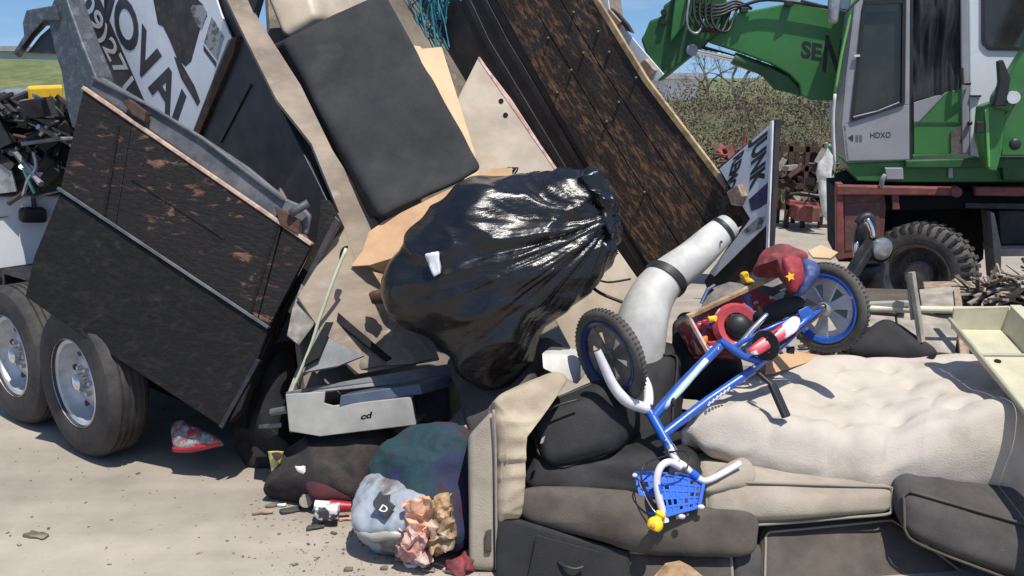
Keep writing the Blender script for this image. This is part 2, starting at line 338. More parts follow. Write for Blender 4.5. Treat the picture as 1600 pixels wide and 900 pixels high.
M['dark_void'] = mat('black_axle_steel', (.008, .008, .009), (.013, .012, .012), .8, scale=3, spec=.2)
M['far_white'] = mat('far_pale_cladding', (.62, .63, .62), None, .7, var=.05)

# ================================================================== SETTING
X3 = Vector((1, 0, 0)); Y3 = Vector((0, 1, 0)); Z3 = Vector((0, 0, 1))
def grid(x0, x1, y0, y1, nx, ny, zf):
    m = MB(); vs = [(x0 + (x1 - x0) * i / nx, y0 + (y1 - y0) * j / ny, 0) for j in range(ny + 1) for i in range(nx + 1)]
    vs = [(x, y, zf(x, y)) for x, y, _ in vs]
    return m.add(vs, [(j * (nx + 1) + i, j * (nx + 1) + i + 1, (j + 1) * (nx + 1) + i + 1, (j + 1) * (nx + 1) + i) for j in range(ny) for i in range(nx)])
part('ground', grid(-90, 90, -20, 70, 90, 60, lambda x, y: 0.0), M['ground'], kind='structure')
part('field', grid(-600, 600, 69.9, 1500, 20, 30, lambda x, y: -.004 if y < 75 else .3), M['grass'], kind='structure')
# grassy rise on the left, scrubby bank on the right
part('grass_rise', grid(-75, -8, 42, 69, 60, 24, lambda x, y: -.02 + 3.3 * max(0, math.sin(math.pi * (y - 42) / 50)) ** .8 * min(1, max(0, (-8 - x) / 6)) + .25 * noise.noise(Vector((x * .2, y * .2, 0)))), M['grass'], kind='structure', smooth=True)
def bankz(x, y):
    e = min(1, max(0, (x - 0.0) / 3)) * min(1, max(0, (y - 16.2) / 3.6)) * min(1, max(0, (30 - y) / 4))
    return -.03 + e * (1.55 + .25 * noise.noise(Vector((x * .5, y * .5, 1))))
part('scrub_bank', grid(0, 45, 16, 31, 90, 34, bankz), M['bank'], kind='structure', smooth=True)
def leaves(name, n, fn, size, m, **k):
    mb = MB(); vs = []; fs = []
    for i in range(n):
        p = fn(); s = size * random.uniform(.5, 1.3)
        a = Vector((random.gauss(0, 1), random.gauss(0, 1), random.gauss(0, 1))).normalized(); b = a.orthogonal().normalized(); c = a.cross(b)
        an = random.random() * 6.3; u = b * math.cos(an) + c * math.sin(an); v = a.cross(u)
        o = len(vs); vs += [p - u * s, p + v * s * .45, p + u * s, p - v * s * .45]; fs.append((o, o + 1, o + 2, o + 3))
    mb.add(vs, fs); return part(name, mb, m, merge=False, kind='stuff', **k)
def fbank():
    while 1:
        x = random.uniform(1.5, 17); y = random.uniform(16.4, 21.5); z = bankz(x, y)
        cl = noise.noise(Vector((x * 1.1, y * 1.1, 3)))
        if cl < -.25 and random.random() < .6: continue
        return Vector((x, y, z + random.uniform(0, 1) ** 1.6 * (.55 + .45 * cl)))
leaves('bank_brush', 46000, fbank, .036, M['leaf'])
leaves('bank_weeds', 9000, lambda: (lambda x, y: Vector((x, y, bankz(x, y) + random.uniform(0, .25))))(random.uniform(1.5, 12), random.uniform(16.2, 18)), .045, M['leaf_g'])
mb = MB()
for i in range(1100):
    x = random.uniform(1.5, 16); y = random.uniform(16.5, 21); p = Vector((x, y, bankz(x, y))); d = Vector((random.gauss(0, .35), random.gauss(0, .35), random.uniform(.4, 1.0)))
    mb.tube([p, p + d * .5 + Vector((random.gauss(0, .05), 0, 0)), p + d], [.007, .005, .002], n=3)
part('bank_twigs', mb, M['twig'], kind='stuff', merge=False)
def bare_tree(px, Y, h, seed, label):
    random.seed(seed); base = P(px, 200, Y); base.z = bankz(base.x, Y) - .1
    t = thing('bare_tree', label, 'tree', base); tr = MB(); cr = MB()
    def grow(p, d, l, r, dep):
        q = [p]; 
        for k in range(3):
            d = (d + Vector((random.gauss(0, .13), random.gauss(0, .13), random.gauss(.03, .08)))).normalized(); q.append(q[-1] + d * l / 3)
        (tr if dep < 2 else cr).tube(q, [r, r * .85, r * .7, r * .55], n=6 if dep < 2 else 3)
        if dep >= 5: return
        for k in range(3 if dep < 4 else 2):
            a = random.uniform(0, 6.3); o = d.orthogonal().normalized(); o = (Matrix.Rotation(a, 3, d) @ o)
            grow(q[random.choice([2, 3])], (d + o * random.uniform(.5, 1.0) + Vector((0, 0, .12))).normalized(), l * random.uniform(.62, .8), r * .55, dep + 1)
    grow(base, Vector((.1, 0, 1)), h * .3, h * .022, 0); grow(base + Vector((.05, 0, 0)), Vector((-.35, 0, 1)), h * .28, h * .018, 0)
    part('trunk', tr, M['twig'], t); part('crown', cr, M['twig'], t)
bare_tree(1150, 24, 2.9, 3, 'leafless branching tree on the scrubby bank, seen under the green boom')
bare_tree(1105, 26, 2.2, 11, 'smaller leafless tree on the bank just left of the other bare tree')
random.seed(21)
# far buildings on the horizon
for (xa, xb, ya, yb, Y, lb) in ((-60, 34, 74, 86, 68, 'long low pale shed on the horizon at the left edge behind the grass rise'), (1040, 1090, 116, 132, 60, 'pale low shed on the horizon right of the worn plywood side')):
    t = thing('distant_shed', lb, 'building', P((xa + xb) / 2, 200, Y) * 1)
    t.location.z = 0
    a, b = P(xa, yb, Y), P(xb, yb, Y); top = P(xa, ya, Y).z
    part('wall', MB().hexa([Vector((a.x, Y, 0)), Vector((b.x, Y, 0)), Vector((b.x, Y, top - .3)), Vector((a.x, Y, top - .3))], [Vector((a.x, Y + 9, 0)), Vector((b.x, Y + 9, 0)), Vector((b.x, Y + 9, top - .3)), Vector((a.x, Y + 9, top - .3))]), M['far_white'], t)
    part('roof', MB().box(((a.x + b.x) / 2, Y + 4.5, top - .1), b.x - a.x + 1, 10, .35), M['cab_grey'], t)

# ================================================================== DUMP TRAILER
Wv = Vector((.645, .764, 0)).normalized(); Lv = Vector((-.764, .645, 0)).normalized()
T = R(50); Uv = Lv * math.cos(T) + Z3 * math.sin(T); Nv = -Lv * math.sin(T) + Z3 * math.cos(T)
tr = thing('dump_trailer', 'black dump trailer with raised bed, worn plywood sides and white lettered signs', 'trailer', G(330, 640))
RW = (P(1165, 330, 6.2), -Wv)                                  # inner face of the right side
LWp = (P(1165, 330, 6.2) - Wv * 2.2, -Wv)                      # outer face of the left side
FLp = (P(570, 590, 5.15), Nv)                                   # bed floor
UN = (Uv, Nv); wall_ax = (Uv, Nv)
# floor
part('bed_floor', MB().poly(FLp, [(480, 630), (440, 330), (415, -60), (960, -60), (1040, 420), (700, 600)], .05), M['floor_tan'], tr, bevel=.004)
# right side: steel skirt with ribs, plywood boards, edge strip
sk = part('right_side', MB().poly(RW, [(520, -60), (742, -60), (812, 66), (915, 250), (1032, 436), (985, 470), (700, 330), (560, 120)], .06), M['steel_black'], tr, bevel=.004)
for a, b, c, d in (((700, -60), (757, 66), (868, 250), (1000, 470)), ((722, -60), (786, 66), (898, 252), (1020, 450))):
    for off, wdt in ((0, 8),):
        part('side_rib', MB().poly(RW, [a, b, c, d, (d[0] + wdt, d[1] - 4), (c[0] + wdt, c[1] - 4), (b[0] + wdt, b[1] - 4), (a[0] + wdt, a[1])], .02, .010), M['steel_grey'] if False else M['steel_black'], sk, bevel=.003)
def strip(pl, a, b, wpx, th, off):                                # strip of width wpx along a-b
    d = Vector((b[0] - a[0], b[1] - a[1])); n = Vector((-d.y, d.x)).normalized() * wpx / 2
    return MB().poly(pl, [(a[0] + n.x, a[1] + n.y), (b[0] + n.x, b[1] + n.y), (b[0] - n.x, b[1] - n.y), (a[0] - n.x, a[1] - n.y)], th, off)
# three boards of the worn plywood inner side (top-left ends run out of frame)
brd = [[(745, -60), (796, -60), (958, 212), (1053, 402), (1026, 432), (915, 250), (812, 66)],
       [(799, -60), (846, -48), (880, 60), (1000, 230), (1098, 368), (1056, 400), (960, 210), (800, -56)],
       [(800, -60), (905, -60), (1005, 133), (1100, 252), (1170, 342), (1102, 366), (1002, 229), (881, 58)]]
lines = [((742, -60), (742, -60)), ]
def quadb(t0, t1):
    # left boundary polyline A and right boundary polyline B, interpolated
    A = [(745, -60), (812, 62), (915, 248), (1028, 434)]; B = [(892, -60), (1008, 128), (1102, 252), (1172, 344)]
    f = lambda t: [(a[0] + (b[0] - a[0]) * t, a[1] + (b[1] - a[1]) * t) for a, b in zip(A, B)]
    return f(t0) + f(t1)[::-1]
pw = node('plywood_side', on(RW, 1028, 434), tr)
for t0, t1 in ((0, .335), (.345, .655), (.665, 1)):
    part('board', MB().poly(RW, quadb(t0, t1), .03, .018 + .004 * t0), M['ply_worn'], pw, bevel=.003, uvax=(Uv, Nv))
Bq = [(892, -60), (1008, 128), (1102, 252), (1172, 344)]
part('edge_strip', MB().poly(RW, Bq + [(x + 7, y - 4) for x, y in Bq[::-1]], .03, .028), M['edge_gold'], pw, bevel=.002)
bm_ = MB().ball((0, 0, 0), .016, 5, (1, 1, 1)); 
bolt0 = part('bolt', MB().ball(on(RW, 915, 83) - Wv * .027, .011, 5), M['rim_dark'], pw, smooth=True)
bolt0.data.transform(Matrix.Translation(-(on(RW, 915, 83) - Wv * .027 - wl(pw)))); bolt0.location = on(RW, 915, 83) - Wv * .027 - wl(pw)
for q in ((955, 82), (896, 110), (874, 145), (970, 160), (951, 190), (938, 50), (1132, 322), (900, 20), (997, 122), (860, 60), (1010, 300)):
    share('bolt', bolt0, on(RW, *q) - Wv * .027, pw)
# white sign fixed to the outside of the right wall, sticking up over its edge
RS = (RW[0] + Wv * .09, -Wv)
sg = part('outer_sign', MB().poly(RS, [(900, -70), (944, -70), (952, 18), (975, 44), (1037, 116), (1024, 128), (960, 60)], .01), M['sign_white'], tr, bevel=.002)
for q in ([(943, 30), (955, 14), (973, 34), (962, 54)], [(1000, 103), (1011, 92), (1027, 110), (1016, 126)]):
    part('sign_batten', MB().poly(RS, q, .05, .03), M['wood'], sg, bevel=.004, label='weathered brown wooden batten')
part('sign_clamp', MB().poly(RS, [(966, 20), (982, 38), (990, 52), (980, 48), (955, 12)], .03, .012), M['steel_black'], sg, bevel=.003)
# left side, outer face: sign + dark panel + top cap
lw = part('left_side', MB().poly(LWp, [(60, -60), (420, -60), (384, 60), (512, 316), (500, 420), (300, 330), (200, 240)], .05), M['steel_navy'], tr, bevel=.004)
part('panel_seam', strip(LWp, (392, 132), (345, 222), 4, .012, .012), M['steel_black'], lw)
part('post', MB().poly(LWp, [(362, 62), (377, 56), (371, 84), (316, 213), (304, 213)], .05, .03), M['rust'], lw, bevel=.004, label='rusty brown edge post beside the sign')
ls = part('outer_sign', MB().poly(LWp, [(97, -30), (335, -30), (352, 22), (368, 60), (306, 213), (306, 260), (160, 180), (150, 118), (106, 0)], .012, .03), M['sign_white'], tr, bevel=.002)
sgp = (LWp[0] - Wv * .03, -Wv)
part('black_band', MB().poly(sgp, [(112, -20), (148, -20), (158, 2), (226, 158), (232, 172), (176, 150), (152, 116), (118, 0)], .001, .0008), M['sign_black'], ls)
text_on('phone_number', (sgp[0] - Wv * .0012, sgp[1]), '(209)271', (102, -30), (190, 148), (119, -56), M['sign_white'], ls)
text_on('word', sgp, 'REMOVAL', (98, -87), (286, 231), (112, -147), M['sign_black'], ls, bold=.03)
part('printed_picture', MB().poly(sgp, [(238, -10), (300, -10), (318, 8), (324, 25), (312, 48), (299, 96), (290, 104), (277, 92), (264, 60), (255, 42), (247, 38)], .001, .0010), M['sign_brown'], ls, label='dark brown silhouette print at the top of the sign')
part('printed_picture', MB().poly(sgp, [(302, 8), (318, 8), (324, 20), (316, 46), (308, 40), (298, 14)], .001, .0018), M['sign_grey'], ls, label='grey corner of the dark print')
part('printed_picture', MB().poly(sgp, [(272, 88), (281, 94), (304, 134), (313, 158), (309, 166), (300, 150), (283, 122)], .001, .0014), M['sign_brown'], ls, label='thin dark brown streak print')
part('grey_label', MB().poly(sgp, [(331, 26), (351, 58), (340, 95), (319, 66)], .001, .001), M['sign_grey'], ls)
part('label_bar', MB().poly(sgp, [(318, 70), (338, 97), (338, 106), (318, 79)], .001, .001), M['sign_black'], ls)
for q in ((331, 123), (319, 158), (304, 197)):
    b = part('screw', MB().ball((0, 0, 0), .012, 4), M['steel_black'], ls); b.location = on(sgp, *q) - Wv * .005 - wl(ls)
# grey shroud at the front of the left side
GS = (LWp[0] - Wv * .02 + Lv * 0, (-Wv + Vector((0, -.2, .1))).normalized())
part('front_shroud', MB().poly(GS, [(74, 30), (78, 14), (90, -20), (98, -20), (105, 4), (127, 66), (148, 118), (160, 200), (112, 200), (104, 170), (95, 112), (86, 84)], .14), M['steel_grey'], tr, bevel=.012)
part('shroud_hood', MB().prism([on(GS, *q) + GS[1] * .02 for q in ((46, 16), (92, 8), (98, 34), (74, 32), (55, 52), (32, 84), (24, 84), (42, 56), (40, 36))], Vector((-.15, .35, -.02))), M['steel_grey'], tr, bevel=.01)
part('hood_lining', MB().prism([on(GS, *q) - Wv * -.03 for q in ((72, 42), (90, 84), (36, 82), (56, 56))], Vector((-.15, .3, 0))), M['steel_black'], tr)
# left rear door: two boards, metal strip, battens, bolts, top edge, grey rail
DP = plane3(P(340, 665, 4.9), P(40, 460, 5.3), P(485, 380, 5.1)); dn = DP[1]
dax = ((on(DP, 485, 380) - on(DP, 130, 135)).normalized(), (on(DP, 130, 135) - on(DP, 96, 296)).normalized())
dr = node('rear_door', on(DP, 340, 665), tr)
part('board', MB().poly(DP, [(131, 136), (309, 256), (303, 437), (94, 297)][:1] + [(206, 187), (180, 354), (94, 297)], .035), M['ply_dark'], dr, bevel=.004, uvax=dax)
part('board', MB().poly(DP, [(207, 188), (440, 352), (402, 498), (181, 355)], .035, .003), M['ply_dark'], dr, bevel=.004, uvax=dax)
part('board', MB().poly(DP, [(442, 352), (487, 382), (420, 510), (403, 499)], .035), M['ply_dark'], dr, bevel=.004, uvax=dax)
part('lower_panel', MB().poly(DP, [(93, 301), (419, 514), (402, 560), (345, 667), (130, 527), (38, 463), (52, 400)], .04, -.006), M['ply_black'], dr, bevel=.006, uvax=dax)
part('joint_strip', strip(DP, (91, 294), (420, 512), 5, .02, .012), M['rail_grey'], dr, bevel=.003)
part('top_edge', strip(DP, (130, 137), (487, 382), 6, .04, .012), M['ply_edge'], dr, bevel=.004)
part('side_edge', strip(DP, (404, 562), (345, 668), 7, .03, .008), M['steel_black'], dr, bevel=.004)
part('batten', strip(DP, (186, 196), (163, 338), 5, .02, .010), M['ply_black'], dr, bevel=.002, uvax=dax)
part('batten', strip(DP, (434, 352), (391, 490), 5, .02, .010), M['ply_black'], dr, bevel=.002, uvax=dax)
part('batten', strip(DP, (206, 280), (352, 374), 3, .02, .008), M['ply_black'], dr, bevel=.002, uvax=dax)
db = part('bolt', MB().ball((0, 0, 0), .017, 6), M['bright_metal'], dr, smooth=True); db.location = on(DP, 186, 242) + dn * .012 - wl(dr)
for q in ((178, 277), (168, 316), (431, 358), (420, 402), (408, 430), (396, 467), (196, 198)):
    share('bolt', db, on(DP, *q) + dn * .012, dr)
part('grey_rail', MB().poly(DP, [(133, 130), (137, 121), (152, 116), (228, 160), (310, 210), (382, 258), (442, 308), (466, 318), (480, 334), (474, 366), (440, 352), (330, 275), (206, 187), (131, 138)], .035, -.045), M['rail_grey'], tr, bevel=.012)
part('rail_fold', MB().tube([on(DP, 140, 119) - dn * .03, on(DP, 228, 163) - dn * .03, on(DP, 310, 213) - dn * .03, on(DP, 440, 312) - dn * .03], .012, n=8), M['rail_grey'], tr, smooth=True)
part('rail_latch', MB().poly(DP, [(194, 160), (206, 156), (232, 176), (229, 192), (212, 182)], .06, .03), M['rust'], tr, bevel=.006)
part('rail_latch', MB().poly(DP, [(430, 322), (446, 330), (470, 345), (468, 368), (440, 352)], .05, .02), M['rust'], tr, bevel=.006)
part('latch_pin', MB().tube([on(DP, 458, 336) + dn * .04, on(DP, 484, 318) + dn * .02], .022, n=10), M['rail_grey'], tr, smooth=True)
# rear corner post (black frame beside the door)
CPl = plane3(P(505, 312, 5.3), P(530, 345, 5.25), P(455, 490, 5.05))
part('corner_post', MB().poly(CPl, [(496, 308), (512, 308), (531, 346), (420, 512), (402, 560), (372, 640), (352, 660), (404, 545), (490, 372)], .10, -.05), M['ply_black'], tr, bevel=.008, uvax=dax)
part('post_lip', MB().poly(CPl, [(524, 338), (532, 346), (458, 492), (450, 488)], .05, .01), M['steel_black'], tr, bevel=.004)
# chassis under the bed
def gp(px, py, Y): return P(px, py, Y)
w2 = P(144, 592, 5.42); w1 = w2 + Lv * .86
rr = w2.z
for k in (0, 1):
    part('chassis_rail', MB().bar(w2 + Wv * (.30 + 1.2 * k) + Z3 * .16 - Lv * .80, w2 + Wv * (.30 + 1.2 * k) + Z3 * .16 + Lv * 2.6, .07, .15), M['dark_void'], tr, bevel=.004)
part('underbed_shade_block', MB().hexa([w2 + Wv * .42 - Lv * .95 + Z3 * .25, w2 + Wv * .42 + Lv * 2.6 + Z3 * .25, w2 + Wv * .42 + Lv * 2.6 - Z3 * .12, w2 + Wv * .42 - Lv * .9 - Z3 * .22], [w2 + Wv * 1.6 - Lv * .95 + Z3 * .25, w2 + Wv * 1.6 + Lv * 2.6 + Z3 * .25, w2 + Wv * 1.6 + Lv * 2.6 - Z3 * .12, w2 + Wv * 1.6 - Lv * .9 - Z3 * .22]), M['dark_void'], tr, bevel=.01)  # solid block added to darken the gap under the bed
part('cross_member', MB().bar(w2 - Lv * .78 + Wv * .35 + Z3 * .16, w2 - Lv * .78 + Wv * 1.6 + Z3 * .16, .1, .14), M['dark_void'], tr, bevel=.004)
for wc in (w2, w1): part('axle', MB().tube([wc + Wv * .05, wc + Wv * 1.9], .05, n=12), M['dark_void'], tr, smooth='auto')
part('fender', MB().prism([w2 + Wv * .1 + q for q in (Lv * -.56 + Z3 * .18, Lv * -.5 + Z3 * .47, Lv * 1.36 + Z3 * .47, Lv * 1.42 + Z3 * .18, Lv * 1.39 + Z3 * .18, Lv * 1.33 + Z3 * .44, Lv * -.47 + Z3 * .44, Lv * -.53 + Z3 * .18)], Wv * .35), M['steel_black'], tr, bevel=.004)
def tyre_prof(R_, r_, wd, grooves=0):
    q = [(r_, 0.02), (r_ + .02, 0), (r_ + (R_ - r_) * .5, -.012), (R_ - .035, .006), (R_ - .012, .03)]
    if grooves:
        x0, x1 = .035, wd - .035
        for g in range(grooves):
            a = x0 + (x1 - x0) * (g + .75) / (grooves + .5); q += [(R_, a - .011), (R_ - .012, a - .007), (R_ - .012, a + .007), (R_, a + .011)]
    q += [(R_ - .012, wd - .03), (R_ - .035, wd - .006), (r_ + (R_ - r_) * .5, wd + .012), (r_ + .02, wd), (r_, wd - .02)]
    return q
def trailer_wheel(c, parent):
    wh = node('wheel', c, parent); f = c - Wv * .0
    part('tyre', MB().lathe(tyre_prof(rr - .005, .255, .25, 4), f, Wv, 72, close=True), M['rubber'], wh, smooth='auto', ang=30)
    rim = part('rim', MB().lathe([(.262, .0), (.268, .006), (.262, .02), (.235, .03), (.225, .10), (.20, .13), (.185, .118), (.12, .085), (.075, .08), (.072, .085), (.0, .085)], f, Wv, 48, caps=False), M['rim_silver'], wh, smooth='auto', ang=35)
    for k in range(8):
        a = k * math.pi / 4 + .3; d = (Lv * math.cos(a) + Z3 * math.sin(a))
        part('rim_hole', MB().lathe([(.0, -.002), (.022, -.002), (.022, .004), (0, .004)], f + d * .158 + Wv * .099, Wv + d * .5, 14), M['steel_black'], wh)
    part('hub', MB().lathe([(.0, -.005), (.035, 0), (.048, .012), (.052, .085)], f + Wv * .01, Wv, 24), M['chrome'], wh, smooth='auto')
    for k in range(6):
        a = k * math.pi / 3; d = (Lv * math.cos(a) + Z3 * math.sin(a)) * .082
        part('lug_nut', MB().lathe([(0, 0), (.013, 0), (.014, .03)], f + d + Wv * .055, Wv, 6), M['rim_silver'], wh)
    return wh
a_ = trailer_wheel(w2 - Wv * .12, tr)
b_ = a_.copy(); C.objects.link(b_); b_.location += Lv * .86
for ch in list(a_.children):
    c_ = ch.copy(); C.objects.link(c_); c_.parent = b_
w3 = a_.copy(); C.objects.link(w3); w3.location += Wv * 1.75
for ch in list(a_.children):
    c_ = ch.copy(); C.objects.link(c_); c_.parent = w3
# rear tail sill and lift frame under the bed (mostly in shade)
part('rear_frame', MB().bar(P(470, 640, 5.5), P(700, 660, 6.2), .12, .25), M['dark_void'], tr, bevel=.006)
part('lift_ram', MB().tube([P(380, 640, 6.3), P(300, 300, 7.4)], .07, n=14), M['dark_void'], tr, smooth='auto')
# right rear door, swung outwards, seen with its lettered sign
JP = plane3(P(1208, 190, 5.95), P(1126, 264, 6.25), P(1200, 395, 5.9))
rd = part('rear_door', MB().poly(JP, [(1120, 262), (1211, 186), (1206, 300), (1200, 405), (1110, 470), (1098, 440), (1160, 348)], .05, -.012), M['steel_black'], tr, bevel=.004, label='right rear door swung outwards')
js = part('door_sign', MB().poly(JP, [(1124, 264), (1208, 190), (1204, 300), (1197, 352), (1116, 432), (1108, 426), (1150, 372), (1172, 342)], .01), M['sign_white'], rd, bevel=.002)
part('sign_edge', MB().poly(JP, [(1205, 190), (1209, 188), (1202, 395), (1198, 395)], .012, .012), M['white_gloss'], rd, bevel=.002)
text_on('word', JP, 'JUNK', (1169, 224), (1164, 305), (1200, 199), M['sign_black'], js, bold=.05)
text_on('word', JP, 'REMOVAL', (1146, 247), (1120, 345), (1164, 233), M['sign_black'], js, bold=.05)
part('printed_picture', MB().poly(JP, [(1170, 312), (1203, 282), (1198, 318), (1186, 326), (1174, 330)], .001, .001), mat('navy_print', (.03, .05, .12), (.07, .07, .09), .5), js)
part('printed_picture', MB().poly(JP, [(1160, 362), (1184, 340), (1196, 338), (1190, 356), (1170, 366)], .001, .001), M['sign_grey'], js)
b = part('wood_block', MB().poly(JP, [(1143, 300), (1160, 288), (1168, 306), (1160, 322), (1150, 320)], .06, .05), M['wood'], rd, bevel=.005)

# ================================================================== EXCAVATOR (green material handler, right background)
EY = 8.3
EP = plane3(P(1300, 300, 8.6), P(1600, 300, 8.25), P(1300, 100, 8.6)); en = EP[1]
ex = thing('material_handler', 'green material handler with grey and white cab on a faded red wheeled chassis', 'excavator', G(1440, 420) * 1)
ex.location = (P(1440, 430, 8.4).x, 8.6, 0)
BK = -en
def e(pix, th, off=0.0): return MB().poly(EP, pix, th, off)
# undercarriage
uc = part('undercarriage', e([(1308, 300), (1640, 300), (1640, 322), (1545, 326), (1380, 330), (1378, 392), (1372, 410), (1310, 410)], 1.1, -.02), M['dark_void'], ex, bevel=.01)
part('front_plate', e([(1311, 290), (1380, 290), (1384, 324), (1378, 398), (1315, 404)], .05, .02), M['rust_red'], ex, bevel=.008)
part('plate_recess', e([(1319, 318), (1374, 314), (1372, 385), (1320, 392)], .02, .026), mat('worn_pink_plate', (.20, .085, .075), (.11, .06, .055), .7, scale=9, bump=.3), ex, bevel=.004)
part('front_post', e([(1305, 285), (1316, 285), (1317, 404), (1306, 404)], .12, .06), M['rust_red'], ex, bevel=.01)
part('deck_rail', e([(1306, 288), (1492, 292), (1492, 304), (1306, 303)], .10, .08), M['rust_red'], ex, bevel=.01)
part('deck_rail', e([(1520, 291), (1700, 291), (1700, 306), (1520, 304)], .10, .08), M['rust_red'], ex, bevel=.01)
part('rail_end', MB().tube([on(EP, 1491, 298) + en * .1, on(EP, 1491, 298) - en * .02], .045, n=14), M['rust_red'], ex, smooth='auto')
part('post', e([(1392, 296), (1402, 296), (1404, 326), (1393, 326)], .05, .06), M['rust_red'], ex, bevel=.005)
part('axle_box', e([(1405, 330), (1560, 322), (1556, 420), (1500, 470), (1400, 470)], .6, -.45), M['dark_void'], ex)
part('step_frame', MB().add([], []).poly(EP, [(1543, 330), (1549, 330), (1560, 384), (1560, 440), (1552, 440)], .35, .10), M['wood_grey'], ex, bevel=.006, label='grey dusty ladder frame')
part('tread', e([(1546, 386), (1700, 386), (1700, 396), (1548, 398)], .35, .09), M['wood_grey'], ex, bevel=.005)
part('tread', e([(1506, 316), (1700, 318), (1700, 328), (1506, 324)], .25, .05), M['steel_black'], ex, bevel=.005)
part('tool_box', e([(1562, 330), (1700, 330), (1700, 384), (1566, 384)], .5, -.05), M['steel_black'], ex, bevel=.01)
# wheel, steered
wc = P(1432, 432, 8.1); wr = .455; wa = Vector((.66, .75, 0)).normalized()
wh = node('wheel', wc, ex)
part('tyre', MB().lathe(tyre_prof(wr, .27, .25), wc, wa, 72, close=True), M['rubber_dusty'], wh, smooth='auto', ang=30)
lug = MB(); up_ = Z3; sd_ = wa.cross(up_).normalized()
for k in range(36):
    a = 2 * math.pi * k / 36; d = up_ * math.cos(a) + sd_ * math.sin(a); tdir = d.cross(wa)
    for s_, o_ in ((0, .0), (1, .5)):
        a2 = a + (o_ * 2 * math.pi / 36); d = up_ * math.cos(a2) + sd_ * math.sin(a2)
        p0 = wc + d * (wr - .008) + wa * (.005 if s_ == 0 else .245); p1 = wc + d * (wr - .008) + wa * (.115 if s_ == 0 else .135)
        lug.bar(p0, p1, .032, .020, up=d)
        if s_ == 0: lug.bar(wc + d * (wr + .006) + wa * .005, wc + d * (wr - .07) - wa * .008, .024, .010, up=wa)
part('tread_lugs', lug, M['rubber'], wh)
part('rim', MB().lathe([(.275, -.002), (.285, .008), (.275, .02), (.25, .03), (.235, .12), (.21, .16), (.14, .16), (.0, .16)], wc, wa, 48, caps=False), M['rim_dark'], wh, smooth='auto', ang=35)
part('hub', MB().lathe([(.0, .02), (.105, .025), (.125, .05), (.13, .16)], wc, wa, 32, caps=False), M['rim_dark'], wh, smooth='auto', ang=35)
for k in range(8):
    a = k * math.pi / 4; d = up_ * math.cos(a) + sd_ * math.sin(a)
    part('lug_nut', MB().lathe([(0, 0), (.014, 0), (.014, .03)], wc + d * .16 + wa * .135, wa, 6), M['rim_dark'], wh)
w4 = wh.copy(); C.objects.link(w4); w4.location += Vector((2.6, -.3, 0)) 
for ch in list(wh.children):
    c_ = ch.copy(); C.objects.link(c_); c_.parent = w4
w5 = wh.copy(); C.objects.link(w5); w5.location += -en * 1.9
for ch in list(wh.children):
    c_ = ch.copy(); C.objects.link(c_); c_.parent = w5
# turret deck
part('turret', e([(1322, 256), (1560, 246), (1720, 246), (1720, 286), (1402, 286), (1340, 284)], 2.0, -.04), M['green'], ex, bevel=.012)
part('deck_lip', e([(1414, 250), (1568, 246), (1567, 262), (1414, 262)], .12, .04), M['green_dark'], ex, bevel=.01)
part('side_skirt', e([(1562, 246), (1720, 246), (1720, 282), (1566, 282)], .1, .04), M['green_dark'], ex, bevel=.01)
part('slew_ring', MB().tube([on(EP, 1460, 284) - en * .9, on(EP, 1460, 302) - en * .9], .75, n=40), M['dark_void'], ex, smooth='auto')
part('hook_bracket', MB().tube([on(EP, 1375, 292) + en * .06, on(EP, 1377, 278) + en * .08, on(EP, 1381, 271) + en * .08], [.02, .024, .016], n=8, sub=3), M['cab_grey'], ex, smooth=True)
part('small_box', e([(1382, 262), (1410, 262), (1411, 280), (1384, 280)], .1, .03), M['cab_grey'], ex, bevel=.006)
part('number_plate_print', e([(1482, 256), (1488, 256), (1489, 278), (1482, 278)], .006, .005), M['white_vinyl'], ex)
# cab: body with openings built from surrounding pieces
cab = node('cab', on(EP, 1400, 250), ex)
part('door_panel', e([(1316, 196), (1331, 190), (1410, 163), (1421, 163), (1421, 250), (1322, 252)], .08), M['cab_grey'], cab, bevel=.008)
part('door_frame', e([(1341, -40), (1352, -40), (1331, 190), (1318, 196), (1322, 120)], .08, .001), M['cab_grey'], cab, bevel=.008)
part('door_frame', e([(1411, -40), (1422, -40), (1421, 164), (1411, 164)], .08, .001), M['cab_grey'], cab, bevel=.008)
part('door_glass', e([(1350, -40), (1412, -40), (1412, 165), (1329, 192)], .01, -.03), M['glass'], cab)
gs = MB()
for a, b in (((1351, 6), (1331, 188)), ((1331, 188), (1410, 162)), ((1411, 162), (1413, 0)), ((1413, 2), (1352, 5))):
    gs.bar(on(EP, *a) + en * .004, on(EP, *b) + en * .004, .028, .02, up=en)
part('window_seal', gs, M['hose'], cab)
part('seal_highlight', MB().tube([on(EP, 1333, 183) + en * .01, on(EP, 1370, 174) + en * .01, on(EP, 1405, 160) + en * .01], .008, n=6), M['cab_grey'], cab)
part('door_handle', MB().bar(on(EP, 1334, 88) + en * .02, on(EP, 1343, 87) + en * .02, .02, .02), M['white_gloss'], cab, bevel=.003)
part('door_print', e([(1325, 215), (1333, 210), (1333, 221)], .004, .003), M['sign_black'], cab)
for x in (1337, 1343): part('door_print', e([(x, 211), (x + 4, 211), (x + 4, 221), (x, 221)], .004, .003), mat('grey_print%d' % x, (.14, .14, .14), None, .6, var=0), cab)
text_on('door_lettering', EP, 'HDXO', (1360, 216), (1392, 215), (1360, 207), M['sign_black'], cab, bold=.01)
part('door_gap', e([(1421, -40), (1428, -40), (1427, 252), (1421, 252)], .1, -.02), M['hose'], cab)
